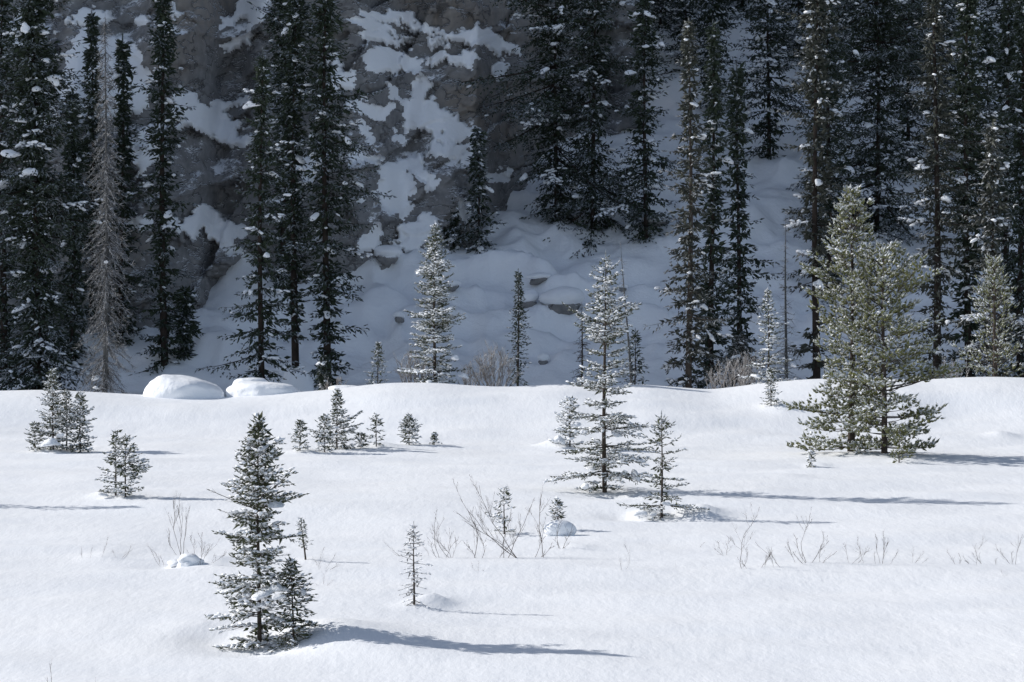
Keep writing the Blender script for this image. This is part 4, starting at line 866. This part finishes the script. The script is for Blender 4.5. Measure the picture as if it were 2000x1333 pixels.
shrub(1098, 1072, [(1094, 1102, 1003), (1094, 1080, 1050), (1094, 1118, 1022), (1094, 1112, 1062)], 'snow-lined forked sapling in front of the snow hummock', 225, r=.012, fr=.35, depth=2)
shrub(760, 1085, [(838 - 0, 818, 1062), (790, 750, 1062), (800, 770, 1082)], 'loose twigs around the thin snowy snag', 226, d=59, r=.006, depth=1)
shrub(1138, 500, [(1132, 1124, 492), (1140, 1146, 490), (1148, 1150, 496)], 'dark twigs poking through the snow slope above the largest boulder', 227, material='bark_dark', r=.03, depth=2)
# frosted dense shrubs along the crest
def rime_shrub(px, base, w_, h_, n, label, seed, d):
    rng = np.random.default_rng(seed); st = []
    for i in range(n):
        u = rng.uniform(-1, 1); st.append((px + u * w_ * .5, px + u * w_ + rng.normal(0, 6), base - h_ * (1 - .55 * u * u) * rng.uniform(.7, 1.05)))
    return shrub(px, base, st, label, seed, d=d, material='rime_twig', r=.0135, depth=2, spread=.6, name='rimed_shrub', group='hoar-frosted shrubs along the bank crest', fr=.6)
rime_shrub(808, 753, 38, 66, 26, 'hoar-frosted shrub left of the tall crest spruce', 231, 110.3)
rime_shrub(966, 757, 48, 80, 32, 'bright hoar-frosted shrub left of the very narrow spruce', 232, 110)
rime_shrub(917, 757, 24, 44, 14, 'low hoar-frosted shrub right of the tall crest spruce', 233, 110)
rime_shrub(1420, 760, 54, 52, 28, 'brownish frosted shrub right of the tall grey-rimed spruce', 234, 111.5)
rime_shrub(1462, 752, 28, 72, 16, 'frosted shrub under the low snow-crusted spruce', 235, 114)
rime_shrub(1860, 742, 30, 38, 14, 'frosted shrub between the pines and the right conical pine', 236, 112)
rime_shrub(655, 764, 26, 34, 8, 'faint rimed shrub beside the tiny dark spruce', 237, 113)
# snowy snag and bent sapling in the field
conifer(809, 1182, 1016, [(1180, 28, 22), (1150, 22, 26), (1125, 12, 30), (1105, 34, 34), (1085, 30, 24), (1065, 22, 24), (1045, 12, 16), (1030, 6, 8), (1016, 1, 1)], 'thin half-bare snowy spruce snag beside a snow drift', seed=241, kind='young', gap=.13, nw=5, Ls=.045, Rs=.006, lsp=.07, nsp=.06, latf=.3,
        el=(-15, 30), frost=.5, snowp=.6, snow_r=.015, bare=.45, wide=1.15, needles=2, nlen=.012, trunk_r=.02, interw=.3, jag=.45, mat_leaf='dead')
conifer(597, 1094, 1014, [(1080, 6, 4), (1062, 18, 14), (1045, 12, 12), (1030, 10, 10), (1014, 4, 4)], 'little bent sapling with bare dark foot right of the foreground spruce', seed=242, gap=.11, nw=4, Ls=.05, Rs=.008, lsp=.07, nsp=.06, frost=.4, snowp=.4, snow_r=.014, bare=.3, crown0=.25, lean=-.12, trunk_r=.02)
